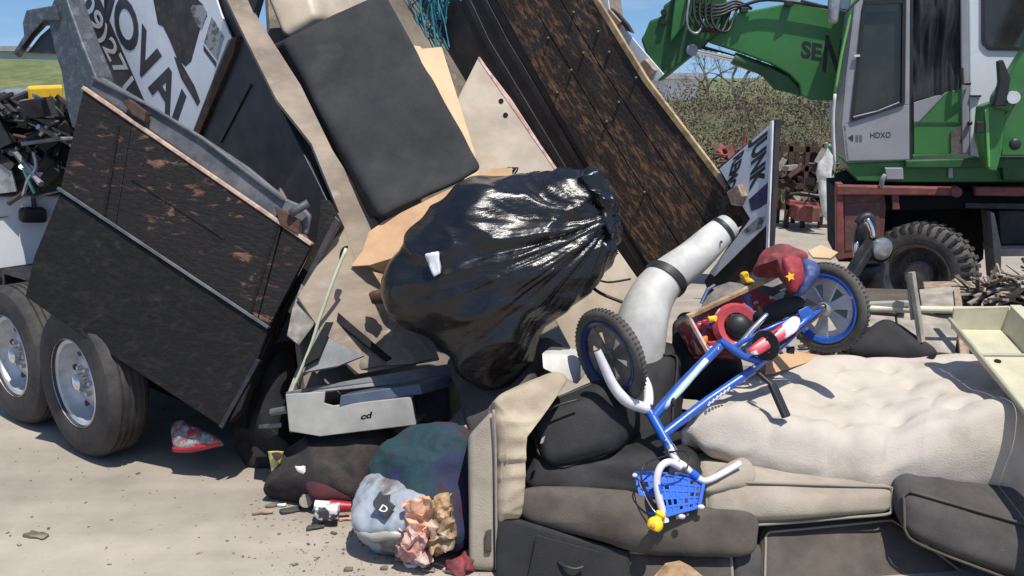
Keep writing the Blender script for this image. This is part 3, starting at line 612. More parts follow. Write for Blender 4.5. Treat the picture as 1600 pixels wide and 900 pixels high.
# crinkled black curtain in the open doorway
def curtain():
    m = MB(); nx, ny = 34, 60; vs = []
    for j in range(ny + 1):
        for i in range(nx + 1):
            x = 1427 + 72 * i / nx; y = -40 + (j / ny) * ((158 - (i / nx) * 18) + 40)
            q = on(EP, x, y); k = noise.noise(Vector((i * .16 + j * .02, j * .035, 2))) * .05 + .02 * noise.noise(Vector((i * .3, j * .09 + i * .1, 7)))
            vs.append(q + en * (k - .02))
    o = len(vs); vs += [v - en * .02 for v in vs]
    f = [(j * (nx + 1) + i, j * (nx + 1) + i + 1, (j + 1) * (nx + 1) + i + 1, (j + 1) * (nx + 1) + i) for j in range(ny) for i in range(nx)]
    return m.add(vs, f + [tuple(k + o for k in q[::-1]) for q in f])
part('cab_curtain', curtain(), mat('black_curtain', (.014, .014, .015), (.03, .03, .032), .5, scale=4, bump=.25, bscale=9), cab, smooth=True)
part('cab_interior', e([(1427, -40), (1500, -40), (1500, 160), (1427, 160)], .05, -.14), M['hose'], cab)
part('lower_panel', e([(1428, 160), (1500, 138), (1503, 138), (1503, 240), (1428, 242)], .06, -.01), M['green'], cab, bevel=.006)
part('grey_stripe', e([(1428, 160), (1478, 146), (1432, 194), (1428, 195)], .02, -.004), M['cab_grey'], cab, bevel=.002)
part('lower_panel_edge', e([(1428, 190), (1502, 190), (1502, 193), (1428, 193)], .01, -.002), M['green_dark'], cab)
part('kick_plate', e([(1486, 205), (1512, 190), (1514, 240), (1486, 240)], .02, .004), M['rim_dark'], cab)
part('rear_post', e([(1500, -40), (1513, -40), (1514, 240), (1503, 240)], .10, .012), M['cab_grey'], cab, bevel=.01)
part('door_latch', MB().tube([on(EP, 1500, 106) + en * .05, on(EP, 1501, 130) + en * .06, on(EP, 1514, 130) + en * .04], .018, n=8), M['hose'], cab)
part('white_panel', e([(1513, -40), (1536, -40), (1536, 68), (1545, 77), (1720, 79), (1720, 246), (1534, 248), (1516, 244)], .12, .0), M['cab_white'], cab, bevel=.012)
part('side_window', e([(1534, -40), (1720, -40), (1720, 80), (1540, 80)], .02, -.05), M['glass'], cab)
wsl = MB()
for a, b in (((1536, -40), (1536, 66)), ((1536, 66), (1545, 76)), ((1545, 76), (1720, 78))): wsl.bar(on(EP, *a) + en * .004, on(EP, *b) + en * .004, .03, .02, up=en)
part('window_seal', wsl, M['hose'], cab)
part('cab_back', e([(1335, -60), (1720, -60), (1720, 250), (1322, 250)], .05, -1.3), M['cab_grey'], cab)
part('cab_front', MB().prism([on(EP, 1341, -40), on(EP, 1322, 120), on(EP, 1316, 196), on(EP, 1322, 252), on(EP, 1326, 252), on(EP, 1321, 196), on(EP, 1327, 120), on(EP, 1346, -40)], -en * 1.3), M['cab_grey'], cab)
for q in ((1520, 150), (1527, 150)): part('small_hinge', MB().box(on(EP, *q) + en * .01, .05, .03, .015), M['hose'], cab)
part('hinge_knob', MB().ball(on(EP, 1514, 192) + en * .03, .022, 6), M['hose'], cab)
# handrail along the front of the cab
part('front_handrail', MB().tube([on(EP, 1330, -20) + en * .1, on(EP, 1325, 28) + en * .1, on(EP, 1312, 90) + en * .1, on(EP, 1303, 145) + en * .1], .014, n=8, sub=3), M['green_bright'], ex, smooth=True)
part('front_handrail', MB().tube([on(EP, 1303, 146) + en * .1, on(EP, 1300, 190) + en * .1, on(EP, 1303, 262) + en * .1], .014, n=8, sub=3), M['white_gloss'], ex, smooth=True)
part('mirror_arm', MB().tube([on(EP, 1345, -5) + en * .1, on(EP, 1318, 20) + en * .15, on(EP, 1250, 2) + en * .1], .012, n=8), M['hose'], ex)
part('mirror', MB().soft([on(EP, 1291, -12) + en * .2, on(EP, 1313, -12) + en * .2, on(EP, 1306, 39) + en * .2, on(EP, 1291, 37) + en * .2], [on(EP, 1291, -12) + en * .1, on(EP, 1313, -12) + en * .1, on(EP, 1306, 39) + en * .1, on(EP, 1291, 37) + en * .1], .035, 10), M['bright_metal'], ex, smooth=True)
# right-hand stick support and green bracket in front of the cab side
E2 = (EP[0] + en * .5, en)
def e2(pix, th, off=0.0): return MB().poly(E2, pix, th, off)
part('lift_link', e2([(1720, -60), (1640, 60), (1578, 175), (1552, 168), (1556, 150), (1600, 80), (1660, -60)], .18), M['green'], ex, bevel=.012)
part('link_bracket', e2([(1536, 168), (1556, 160), (1574, 172), (1570, 232), (1560, 270), (1546, 268), (1532, 214)], .2, -.06), M['green'], ex, bevel=.015)
part('link_rib', e2([(1540, 172), (1546, 168), (1549, 262), (1545, 262)], .03, -.03), M['green_bright'], ex, bevel=.005)
part('side_cover', e2([(1574, 180), (1720, 40), (1720, 246), (1570, 246)], .3, -.12), M['green'], ex, bevel=.012)
part('pin', MB().tube([on(E2, 1582, 152) + en * .04, on(E2, 1582, 152) - en * .1], .05, n=14), M['white_gloss'], ex, smooth='auto')
part('black_sensor', e2([(1558, 96), (1566, 93), (1578, 122), (1572, 165), (1552, 166), (1560, 128)], .08, .03), M['hose'], ex, bevel=.008)
part('grey_bracket', e2([(1526, 190), (1538, 190), (1538, 208), (1526, 208)], .06), M['hose'], ex, bevel=.005)
part('small_light', MB().ball(on(E2, 1585, 225) + en * .02, .05, 8, (1, .5, 1)), M['hose'], ex, smooth=True)
# boom, behind the cab
BP = (EP[0] - en * .75, en)
def bpoly(pix, th, off=0.0): return MB().poly(BP, pix, th, off)
bo = node('boom', on(BP, 1250, 90), ex)
part('boom_arm', bpoly([(1124, 46), (1150, 20), (1175, 16), (1245, 2), (1290, 12), (1345, 28), (1345, 158), (1268, 157), (1252, 150), (1248, 132), (1233, 116), (1205, 100), (1150, 80), (1106, 66)], .42), M['green'], bo, bevel=.015)
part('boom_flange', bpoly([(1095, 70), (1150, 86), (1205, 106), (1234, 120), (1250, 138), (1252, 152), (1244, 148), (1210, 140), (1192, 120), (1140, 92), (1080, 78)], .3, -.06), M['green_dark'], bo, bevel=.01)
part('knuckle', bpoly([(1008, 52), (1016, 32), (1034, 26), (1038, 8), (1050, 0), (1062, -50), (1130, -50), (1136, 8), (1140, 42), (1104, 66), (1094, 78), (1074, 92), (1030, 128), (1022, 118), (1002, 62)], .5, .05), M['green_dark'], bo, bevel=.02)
part('knuckle_web', bpoly([(1052, 30), (1064, -50), (1078, -50), (1074, 10), (1070, 40), (1048, 68)], .1, .14), M['green'], bo, bevel=.012)
part('knuckle_pin', MB().tube([on(BP, 1082, 78) + en * .14, on(BP, 1082, 78) - en * .1], .055, n=18), M['cab_grey'], bo, smooth='auto')
for y in (20, 34): part('knuckle_bolt', MB().tube([on(BP, 1038, y) + en * .1, on(BP, 1038, y)], .03, n=10), M['hose'], bo, smooth='auto')
hs = MB()
for k in range(5):
    x = 1082 + k * 9; hs.tube([on(BP, x, -40) + en * .12, on(BP, x - 6, 12 + k * 3) + en * .2, on(BP, x + 2, 38 + k * 2) + en * .22, on(BP, x + 18, 50) + en * .16, on(BP, x + 26, 36) + en * .1, on(BP, x + 34, 12) + en * .04], .013, n=7, sub=5)
for k in range(4):
    hs.tube([on(BP, 1088, 8 + 7 * k) + en * .12, on(BP, 1125, 10 + 5 * k) + en * .14, on(BP, 1150, 2 + 4 * k) + en * .06, on(BP, 1175, 14) + en * .03], .012, n=7, sub=4)
part('hydraulic_hoses', hs, M['hose'], bo, smooth=True)
part('pale_hose', MB().tube([on(BP, 1086, -40) + en * .16, on(BP, 1076, 20) + en * .24, on(BP, 1078, 46) + en * .25, on(BP, 1092, 52) + en * .22, on(BP, 1102, 30) + en * .2], .012, n=7, sub=5), M['bright_metal'], bo, smooth=True)
part('top_pipe', MB().tube([on(BP, 1135, 14) + en * .04, on(BP, 1158, 10) + en * .06, on(BP, 1200, 0) + en * .06, on(BP, 1280, 10) + en * .06, on(BP, 1345, 24) + en * .06], .016, n=8, sub=4), M['hose'], bo, smooth=True)
part('pipe_clamp', MB().box(on(BP, 1162, 16) + en * .04, .07, .08, .05), M['hose'], bo, bevel=.005)
part('pipe_clamp', MB().box(on(BP, 1232, 6) + en * .04, .07, .08, .05), M['hose'], bo, bevel=.005)
part('boom_ram', MB().tube([on(BP, 1086, 78) + en * .02, on(BP, 1150, 92) - en * .06], .035, n=14), M['chrome'], bo, smooth='auto')
part('ram_barrel', MB().tube([on(BP, 1146, 91) - en * .06, on(BP, 1248, 128) - en * .16], .06, n=14), M['green_dark'], bo, smooth='auto')
text_on('lettering', BP, 'SE', (1251, 90), (1283, 96), (1253, 63), M['hose'], bo, bold=.04)
text_on('lettering', BP, 'N', (1284, 112), (1313, 120), (1290, 54), M['hose'], bo, bold=.03)

# ================================================================== BACKGROUND SCRAP
def scrap(name, label, cat, c, n, size, mats, seed, group=None):
    random.seed(seed); t = thing(name, label, cat, Vector((c.x, c.y, 0)), group)
    ms = [MB() for _ in mats]
    for i in range(n):
        p = c + Vector((random.gauss(0, size[0]), random.gauss(0, size[1]), random.uniform(-size[2], size[2]))); k = i % len(mats)
        d = Vector((random.gauss(0, 1), random.gauss(0, 1), random.gauss(0, .5))).normalized(); l = random.uniform(.1, .5)
        if random.random() < .5: ms[k].tube([p - d * l, p + d * l * .2 + Vector((0, 0, random.gauss(0, .06))), p + d * l], random.uniform(.008, .03), n=6)
        else: ms[k].box(p, random.uniform(.05, .35), random.uniform(.02, .12), random.uniform(.04, .3), Matrix.Rotation(random.uniform(-1, 1), 3, 'Y') @ Matrix.Rotation(random.uniform(0, 3), 3, 'Z'))
    for (nm, m_), mb_ in zip(mats, ms): part(nm, mb_, m_, t, kind='stuff', merge=False)
    return t
rk = thing('scrap_rack', 'dark rusty rack of scrap parts standing between the JUNK sign and the red chassis', 'rack', P(1250, 345, 14.2)); rk.location.z = 0
fr = MB()
for x in (1216, 1236, 1262, 1290):
    a = P(x, 225, 14.2); fr.bar(a, Vector((a.x, a.y, 0)), .06, .06)
    fr.bar(a + Vector((0, .5, 0)), Vector((a.x, a.y + .5, 0)), .06, .06)
for y in (232, 262, 290, 322): fr.bar(P(1212, y, 14.2), P(1294, y + 2, 14.2), .06, .08)
part('frame', fr, M['rust'], rk)
part('red_bin', MB().bar(P(1238, 330, 14), P(1274, 332, 14), .5, .22), M['rust_red'], rk, bevel=.02)
part('red_beam', MB().bar(P(1232, 316, 14), P(1280, 322, 14), .1, .08), M['rust_red'], rk, bevel=.01)
scrap('scrap_heap', 'mixed rusty scrap piled on the far rack behind the JUNK sign', 'scrap heap', P(1255, 285, 14.3), 60, (.22, .15, .4), [('rusty_scrap', M['wood_grey']), ('dark_scrap', M['steel_black']), ('brown_scrap', M['rust'])], 5)
scrap('scrap_heap', 'red scrap poking up behind the JUNK sign at the foot of the brush', 'scrap heap', P(1150, 244, 14.5), 14, (.12, .1, .08), [('red_scrap', M['rust_red']), ('dark_scrap', M['rust'])], 6)
m_ = MB(); m_.blob(plane3(P(1280, 220, 13.5), P(1300, 220, 13.5), P(1290, 340, 13.5)), [(1296, 222), (1302, 240), (1298, 290), (1300, 345), (1288, 338), (1280, 300), (1276, 262), (1286, 248)], .06, .06, K=8, disp=lambda v, d, r: d * .05 * noise.noise(v * 6))
tag(part('hanging_sheet', m_, M['white_cloth'], smooth=True), 'white crumpled sheet hanging from the far rack left of the red chassis', 'sheet')

# white pickup loaded with scrap at the left edge
pk = thing('pickup_truck', 'white pickup body at the left edge with scrap piled in its bed', 'pickup', P(0, 450, 7.9)); pk.location.z = 0
PKp = plane3(P(0, 300, 7.6), P(100, 300, 7.9), P(0, 450, 7.6))
def pp(pix, th, off=0.0): return MB().poly(PKp, pix, th, off)
part('body_side', pp([(-120, 308), (104, 305), (92, 340), (70, 428), (-120, 432)], 1.5), M['white_paint'], pk, bevel=.03)
part('lower_trim', pp([(-120, 428), (80, 426), (80, 436), (-120, 440)], 1.4, .015), M['steel_black'], pk, bevel=.01)
part('sill', pp([(-120, 438), (60, 436), (60, 446), (-120, 450)], 1.3, .03), M['grey_metal'], pk, bevel=.01)
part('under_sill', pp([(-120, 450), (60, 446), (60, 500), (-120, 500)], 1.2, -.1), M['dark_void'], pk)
part('bumper', MB().tube([on(PKp, -60, 456) + PKp[1] * .1, on(PKp, 36, 452) + PKp[1] * .1], .04, n=12), M['chrome'], pk, smooth='auto')
part('door_handle', MB().soft([on(PKp, 27, 322) + PKp[1] * .1, on(PKp, 70, 322) + PKp[1] * .1, on(PKp, 72, 346) + PKp[1] * .1, on(PKp, 27, 346) + PKp[1] * .1], [on(PKp, 27, 322), on(PKp, 70, 322), on(PKp, 72, 346), on(PKp, 27, 346)], .04, 8), M['hose'], pk, smooth=True, label='black rounded mirror')
part('mirror_stalk', MB().tube([on(PKp, 52, 326) + PKp[1] * .05, on(PKp, 48, 300) + PKp[1] * .05], .02, n=8), M['hose'], pk)
part('trim_line', pp([(-60, 343), (14, 338), (-60, 349)], .02, .008), M['hose'], pk)
part('bed_panel', pp([(-120, 268), (66, 272), (88, 290), (104, 306), (-120, 309)], 1.2, -.05), M['rim_dark'], pk, bevel=.01)
part('black_panel', pp([(66, 220), (112, 222), (104, 302), (60, 300)], .3, .1), M['steel_black'], pk, bevel=.01)
part('cargo_back', pp([(-120, 196), (120, 186), (110, 300), (-120, 300)], .4, -.5), M['steel_black'], pk)
scrap('scrap_heap', 'tangle of black and silver scrap piled in the white pickup bed', 'scrap heap', P(25, 225, 7.75), 130, (.42, .15, .30), [('black_scrap', M['steel_black']), ('silver_scrap', M['bright_metal']), ('dark_scrap', M['rubber'])], 9)
scrap('scrap_heap', 'dusty brown and silver scrap strewn on top of the pickup load', 'scrap heap', P(60, 190, 7.95), 50, (.42, .15, .06), [('brown_scrap', M['rust']), ('silver_scrap', M['bright_metal']), ('dark_scrap', M['steel_black'])], 10)
t = part('metal_pipe', MB().tube([P(-80, 152, 8.1), P(52, 148, 8.1)], .055, n=14), M['bright_metal'], smooth='auto'); tag(t, 'bright silver pipe lying across the pickup load at the left edge', 'pipe')
t = part('metal_pipe', MB().tube([P(-80, 166, 8.0), P(110, 160, 8.0)], .04, n=14), M['rim_dark'], smooth='auto'); tag(t, 'dull grey pipe just below the bright silver pipe on the pickup load', 'pipe')
t = part('yellow_beam', MB().hexa([P(42, 136, 8.0), P(98, 134, 8.0), P(98, 156, 8.0), P(44, 158, 8.0)], [P(42, 134, 8.3), P(98, 132, 8.3), P(98, 152, 8.3), P(44, 152, 8.3)]), M['yellow'], bevel=.02); tag(t, 'bright yellow metal beam end resting on top of the pickup load', 'beam')
t = part('teal_rope', MB().tube([P(36, 262, 7.3), P(44, 282, 7.3), P(54, 302, 7.32)], .012, n=6), M['teal_rope']); tag(t, 'short teal rope hanging over the white pickup side', 'rope')
t = part('silver_cable', MB().tube([P(52, 238, 7.35), P(56, 262, 7.3), P(44, 280, 7.3), P(36, 306, 7.32)], .014, n=6, sub=4), M['bright_metal'], smooth=True); tag(t, 'silver cable crossing the teal rope on the white pickup', 'cable')

# ================================================================== JUNK IN AND UNDER THE BED
def V(*a): return Vector(a)
def quad(p, Ys): return [P(x, y, Y) for (x, y), Y in zip(p, Ys)]
def dsp(a, s, seed=0, ridg=False):
    def f(v, d, r=0):
        k = noise.fractal(v * s + Vector((seed, seed, 0)), .8, 2.0, 3)
        return d * a * ((1 - abs(k) * 2) if ridg else k)
    return f
def softthing(name, label, cat, q4, Ys, vec, m, r=.05, n=26, bulge=.05, disp=None, pipe=None, piper=.008, group=None):
    """upholstered block: q4 front face corners tl,tr,br,bl in pixels with depths; vec = front-to-back vector"""
    a = quad(q4, Ys); b = [p + vec for p in a]
    base = sum(a + b, Vector()) / 8; base.z = min(p.z for p in a + b)
    t = thing(name, label, cat, base, group)
    part('cover', MB().soft(a, b, r, n, (lambda v, d: disp(v, d, 0)) if disp else None, bulge), m, t, smooth=True)
    if pipe:
        for k in (0, 1):
            src0 = a if k == 0 else b; c = sum(src0, Vector()) / 4; off = vec.normalized() * r * (.22 if k == 0 else -.22); src = [q + (c - q).normalized() * r * .30 for q in src0]
            cc = sum(a + b, Vector()) / 8
            pts = []
            for i in range(4):
                p, q = src[i] + off, src[(i + 1) % 4] + off; e1 = (q - p).normalized()
                pts += [p + e1 * r * .35, p + (q - p) * .25, p + (q - p) * .5, p + (q - p) * .75, q - e1 * r * .35]
            pts = [p + disp(p, (p - cc).normalized(), 0) if disp else p for p in pts]
            part('piping', MB().tube(pts + [pts[0]], piper, n=6, sub=5), M[pipe], t, smooth=True)
    return t
def flat(name, label, cat, pl, pix, th, m, bevel=.002, off=0, ax=None, group=None):
    o = part(name, MB().poly(pl, pix, th, off), m, bevel=bevel, uvax=ax or (Uv, Nv)); return tag(o, label, cat, group)
def blobthing(name, label, cat, pl, outline, tf, tb, m, group=None, **k):
    return tag(part(name, MB().blob(pl, outline, tf, tb, **k), m, smooth=True), label, cat, group)

# long tan board leaning in the bed
tb = plane3(P(600, 400, 5.3), P(345, -10, 6.9), P(690, 560, 5.05))
tb = (tb[0], (tb[1] + V(0, 0, 0)).normalized())
TB = plane3(P(590, 350, 5.45), P(370, -10, 6.6), P(430, 150, 5.95)) if False else (P(590, 350, 5.5), (Nv + V(.0, -.35, .0)).normalized())
flat('plywood_sheet', 'long dirty tan plywood sheet lying in the bed, left of the charcoal slab', 'plywood', TB, [(335, -40), (385, -40), (403, 28), (470, 133), (520, 235), (592, 348), (560, 420), (530, 332), (487, 225), (432, 155), (402, 96)], .025, M['board_tan'])
flat('plywood_sheet', 'wide dusty tan sheet under the cardboard flap at the tail of the bed', 'plywood', (P(590, 350, 5.5), (Nv + V(.1, -.3, .0)).normalized()), [(530, 330), (592, 346), (630, 370), (640, 430), (690, 560), (560, 583), (520, 540), (468, 462), (500, 410)], .02, M['board_tan'], off=-.02)
A1 = (P(590, 480, 5.3), (Nv + V(-.2, -.5, .2)).normalized())
flat('tan_offcut', 'torn tan panel strip with a bent edge above the grey tray', 'panel', A1, [(538, 395), (580, 425), (598, 470), (676, 566), (640, 575), (592, 578), (548, 500), (520, 440)], .015, M['board_tan'], off=.06)
flat('tan_offcut', 'narrow olive tan strip left of the green cord', 'board', A1, [(470, 470), (505, 420), (545, 455), (560, 520), (600, 580), (560, 588), (512, 510)], .015, M['floor_tan'], off=.10)
flat('tan_offcut', 'pale grey green sheet scrap between the door post and the green cord', 'panel', A1, [(452, 505), (466, 466), (492, 490), (484, 530), (462, 560), (444, 545)], .012, M['rim_dark'], off=.18)
flat('metal_strip', 'dark bent metal strip lying across the torn tan panels', 'metal strip', A1, [(508, 496), (516, 500), (605, 576), (596, 580), (520, 520)], .02, M['dark_void'], off=.15)
flat('folded_sheet', 'crumpled grey sheet folded above the left end of the grey tray', 'sheet metal', A1, [(490, 540), (512, 556), (560, 580), (520, 596), (468, 606), (478, 575)], .02, M['rail_grey'], off=.22)
flat('metal_strip', 'black square bar standing between the cord and the grey sheet', 'metal strip', A1, [(500, 534), (512, 534), (490, 588), (468, 600), (470, 590)], .03, M['dark_void'], off=.26)
c = tag(part('cord', MB().tube([P(541, 388, 5.0), P(520, 440, 4.95), P(498, 502, 4.92), P(484, 545, 4.9), P(455, 614, 4.88)], .009, n=8, sub=4), M['cord'], smooth=True), 'thin pale green cord hanging taut from the torn hole to the grey tray', 'cord')
tag(part('torn_hole', MB().blob(plane3(P(538, 400, 5.02), P(548, 400, 5.02), P(538, 410, 5.0)), [(530, 402), (534, 388), (544, 384), (540, 396), (533, 408)], .01, .01, K=6), M['dark_void'], smooth=True), 'small black torn bit where the pale green cord starts', 'scrap')
tag(part('hinge', MB().soft(quad([(578, 456), (600, 452), (602, 472), (582, 476)], [5.02] * 4), quad([(578, 456), (600, 452), (602, 472), (582, 476)], [5.1] * 4), .02, 6, lambda v, d: d * .02 * noise.noise(v * 30)), M['rust'], smooth=True), 'small rusty hinge at the left of the trash bag', 'hinge')
# rolled beige carton and white sheet at the top
softthing('beige_carton', 'beige carton behind the top of the charcoal slab', 'carton', [(395, -50), (480, -50), (498, 26), (440, 60)], [6.5, 6.5, 6.35, 6.3], V(.35, .6, -.1), M['board_beige'], r=.05, bulge=.03)
flat('white_sheet', 'white sheet edge showing above the charcoal slab', 'sheet', plane3(P(480, 0, 6.7), P(560, 0, 6.8), P(500, 20, 6.7)), [(474, -50), (570, -50), (540, 6), (500, 26), (490, 10)], .02, M['sign_white'])
# charcoal slab
sl = softthing('seat_slab', 'large flat charcoal upholstered slab standing in the middle of the bed', 'cushion', [(441, 62), (604, -14), (757, 264), (597, 343)], [5.95, 6.15, 5.6, 5.35], V(-.16, .26, -.04), M['slab_grey'], r=.045, n=34, bulge=.01, disp=dsp(.012, 2.6))
softthing('black_block', 'black block in the gap between the tan sheet and the charcoal slab', 'carton', [(431, 148), (474, 134), (592, 345), (560, 355)], [5.95, 6.0, 5.5, 5.5], V(.05, .3, -.1), M['black_cloth'], r=.02, n=12, bulge=0)  # plain black block filling the strip beside the charcoal slab
# beige board, cardboard strip, cardboard flap
BB = plane3(P(747, 90, 6.25), P(960, 440, 5.65), P(720, 240, 6.0))
bb = flat('beige_board', 'pointed beige laminate board with screw holes leaning right of the charcoal slab', 'board', BB, [(748, 88), (800, 156), (872, 268), (930, 340), (1000, 440), (1010, 520), (900, 560), (760, 300), (716, 246), (706, 180), (718, 148)], .02, M['board_beige'], bevel=.004)
part('board_edge', strip(BB, (748, 90), (872, 269), 4, .01, .004), M['paper_pink'], bb)
for q in ((783, 158), (790, 180), (788, 270), (796, 266)): part('screw_hole', MB().lathe([(0, -.002), (.016, -.002), (.016, .002), (0, .002)], on(BB, *q) + BB[1] * .003, BB[1], 12), M['dark_void'], bb)
CB = plane3(P(640, 72, 6.15), P(690, 75, 6.2), P(742, 235, 5.9))
flat('cardboard_sheet', 'pale cardboard sheet sticking up behind the right edge of the charcoal slab', 'cardboard', CB, [(636, 70), (656, 72), (660, 76), (690, 73), (708, 130), (742, 238), (752, 290), (700, 280), (650, 160)], .008, M['card_pale'])
CF = plane3(P(575, 360, 5.4), P(760, 270, 5.5), P(640, 400, 5.2))
cf = flat('cardboard_flap', 'brown cardboard flap folded under the charcoal slab left of the trash bag', 'cardboard', CF, [(576, 362), (600, 345), (700, 296), (770, 262), (800, 262), (800, 300), (700, 350), (640, 395), (578, 414), (548, 416), (566, 392)], .01, M['cardboard'])
flat('cardboard_flap', 'shaded brown underside flap below the orange brown cardboard flap', 'cardboard', plane3(P(575, 415, 5.25), P(640, 397, 5.2), P(610, 440, 5.35)), [(574, 415), (642, 396), (640, 430), (610, 432)], .008, M['cardboard'])
flat('tan_offcut', 'tan offcut peeking between the cardboard flap and the trash bag', 'board', plane3(P(590, 420, 5.2), P(640, 430, 5.2), P(620, 470, 5.1)), [(582, 424), (606, 430), (640, 440), (640, 480), (606, 462)], .012, M['paper_tan'])
scr = MB()
for i in range(7): scr.tube([P(785 + i * 3, 274 - (i % 3), 5.66), P(790 + i * 3, 266 - (i % 2) * 2, 5.64), P(794 + i * 2.5, 262, 5.66)], .005, n=5, sub=3)
tag(part('wire_tangle', scr, M['dark_void'], smooth=True), 'tiny tangle of black wire on top of the beige board', 'wire')
# teal strapping fibres hanging on the dark side
st_ = MB(); random.seed(4)
for i in range(60):
    x = random.uniform(612, 712); y = random.uniform(-40, 20); l = random.uniform(30, 90); q = on(RW, x, y) - Wv * random.uniform(.04, .16)
    d = (on(RW, x + random.gauss(-8, 22), y + l) - on(RW, x, y)); st_.tube([q, q + d * .5 + V(0, 0, random.gauss(0, .03)), q + d], random.uniform(.003, .009), n=5)
tag(part('teal_strapping', st_, M['teal'], merge=False), 'loose tuft of teal plastic strapping hanging on the dark bed side', 'strapping')
flat('teal_streak', 'single long teal strip on the dark bed side', 'strapping', RW, [(680, 30), (684, 28), (706, 78), (703, 80)], .006, M['teal'], off=.04)

# ------------------------------------------------ black trash bag
def bagdisp(v, d, r):
    dx = v - P(948, 335, 4.95); ang = math.atan2(dx.z, -dx.x); rad = math.sqrt(dx.x ** 2 + dx.z ** 2)
    k1 = noise.noise(Vector((rad * 1.1, ang * 7, v.y * 2))); k2 = noise.noise(Vector((rad * 2.2 + 9, ang * 16, v.y * 2)))
    k3 = noise.noise(v * 3.0)
    w_ = max(.25, 1 - rad / 1.2)
    return d * ((1 - abs(k1) * 3) * .024 * w_ + (1 - abs(k2) * 3) * .011 * w_ + (1 - abs(noise.noise(V(v.x * 3.2 + v.z, v.y * 3, v.z * 6))) * 3) * .016 + k3 * .05 + noise.noise(v * 7) * .012)
bgp = plane3(P(620, 440, 4.85), P(950, 330, 4.95), P(780, 590, 4.75))
bag = thing('trash_bag', 'big shiny black trash bag sagging off the tail of the bed', 'trash bag', P(790, 600, 4.85))
part('sack', MB().blob(bgp, [(604, 452), (612, 422), (632, 382), (660, 342), (698, 304), (738, 286), (800, 274), (868, 267), (918, 275), (944, 296), (958, 338), (956, 380), (934, 422), (896, 470), (868, 500), (846, 536), (828, 568), (800, 596), (766, 604), (738, 592), (716, 574), (704, 552), (664, 520), (622, 492)], .36, .34, K=70, sub=12, power=2.3, disp=bagdisp), M['bag'], bag, smooth=True)
part('gathered_neck', MB().blob(plane3(P(930, 280, 4.8), P(960, 300, 4.8), P(930, 330, 4.75)), [(905, 280), (928, 268), (948, 292), (960, 340), (952, 372), (936, 345), (926, 312)], .07, .1, K=26, sub=8, disp=lambda v, d, r: d * .03 * (1 - 3 * abs(noise.noise(Vector((v.x * 5, v.y * 5, v.z * 24)))))), M['bag'], bag, smooth=True)
part('white_label', MB().soft([P(664, 398, 4.53), P(686, 393, 4.50), P(689, 427, 4.48), P(678, 433, 4.49)], [P(664, 398, 4.58), P(686, 393, 4.58), P(689, 427, 4.56), P(678, 433, 4.56)], .01, 8, lambda v, d: d * .01 * noise.noise(v * 25)), M['sign_white'], bag, smooth=True)

# ------------------------------------------------ grey tray (drawer) on the tail
trp = plane3(P(448, 612, 4.75), P(650, 625, 4.72), P(450, 690, 4.7))
ty = thing('metal_tray', 'pale grey metal drawer jammed across the tail of the bed', 'drawer', P(550, 700, 4.9))
part('front_panel', MB().poly(trp, [(446, 616), (508, 612), (506, 630), (520, 634), (642, 620), (650, 664), (500, 682), (452, 674)], .02), M['grey_metal'], ty, bevel=.004)
part('top_lip', MB().hexa([P(446, 612, 4.75), P(520, 598, 4.85), P(700, 568, 5.0), P(705, 580, 4.95)], [P(446, 618, 4.75), P(520, 612, 4.80), P(700, 582, 4.96), P(705, 592, 4.92)]), M['rail_grey'], ty, bevel=.004)
part('tray_floor', MB().hexa([P(452, 670, 4.75), P(650, 655, 4.75), P(706, 620, 5.2), P(520, 640, 5.3)], [P(452, 676, 4.75), P(650, 662, 4.75), P(706, 628, 5.2), P(520, 646, 5.3)]), M['rail_grey'], ty, bevel=.003)
part('blue_runner', MB().hexa([P(532, 618, 4.74), P(655, 600, 4.78), P(700, 586, 4.9), P(560, 608, 4.9)], [P(530, 634, 4.72), P(660, 616, 4.76), P(704, 604, 4.9), P(560, 626, 4.9)]), mat('blue_grey_runner', (.07, .09, .13), (.12, .14, .17), .4, metal=.3), ty, bevel=.004)
part('side_wall', MB().hexa([P(448, 616, 4.76), P(470, 560, 5.1), P(474, 562, 5.1), P(456, 616, 4.76)], [P(452, 672, 4.76), P(474, 610, 5.1), P(478, 610, 5.1), P(460, 672, 4.76)]), M['grey_metal'], ty, bevel=.003)
text_on('scuffed_mark', trp, 'cd', (563, 656), (580, 653), (565, 646), M['dark_void'], ty, bold=.04)
part('corner_stub', MB().tube([P(425, 644, 4.85), P(450, 640, 4.78)], .02, n=8), M['rail_grey'], ty)
t = part('metal_bar', MB().hexa([P(404, 664, 4.9), P(440, 660, 4.85), P(440, 668, 4.85), P(404, 670, 4.9)], [P(404, 664, 5.1), P(440, 660, 5.1), P(440, 668, 5.1), P(404, 670, 5.1)]), M['rail_grey'], bevel=.004); tag(t, 'short grey bar sticking out left of the grey drawer', 'metal bar')
softthing('black_crate', 'black crate showing behind the right end of the grey drawer', 'crate', [(642, 618), (700, 596), (704, 660), (655, 665)], [4.9, 4.95, 4.9, 4.85], V(.1, .4, 0), M['black_cloth'], r=.02, n=10, bulge=0)

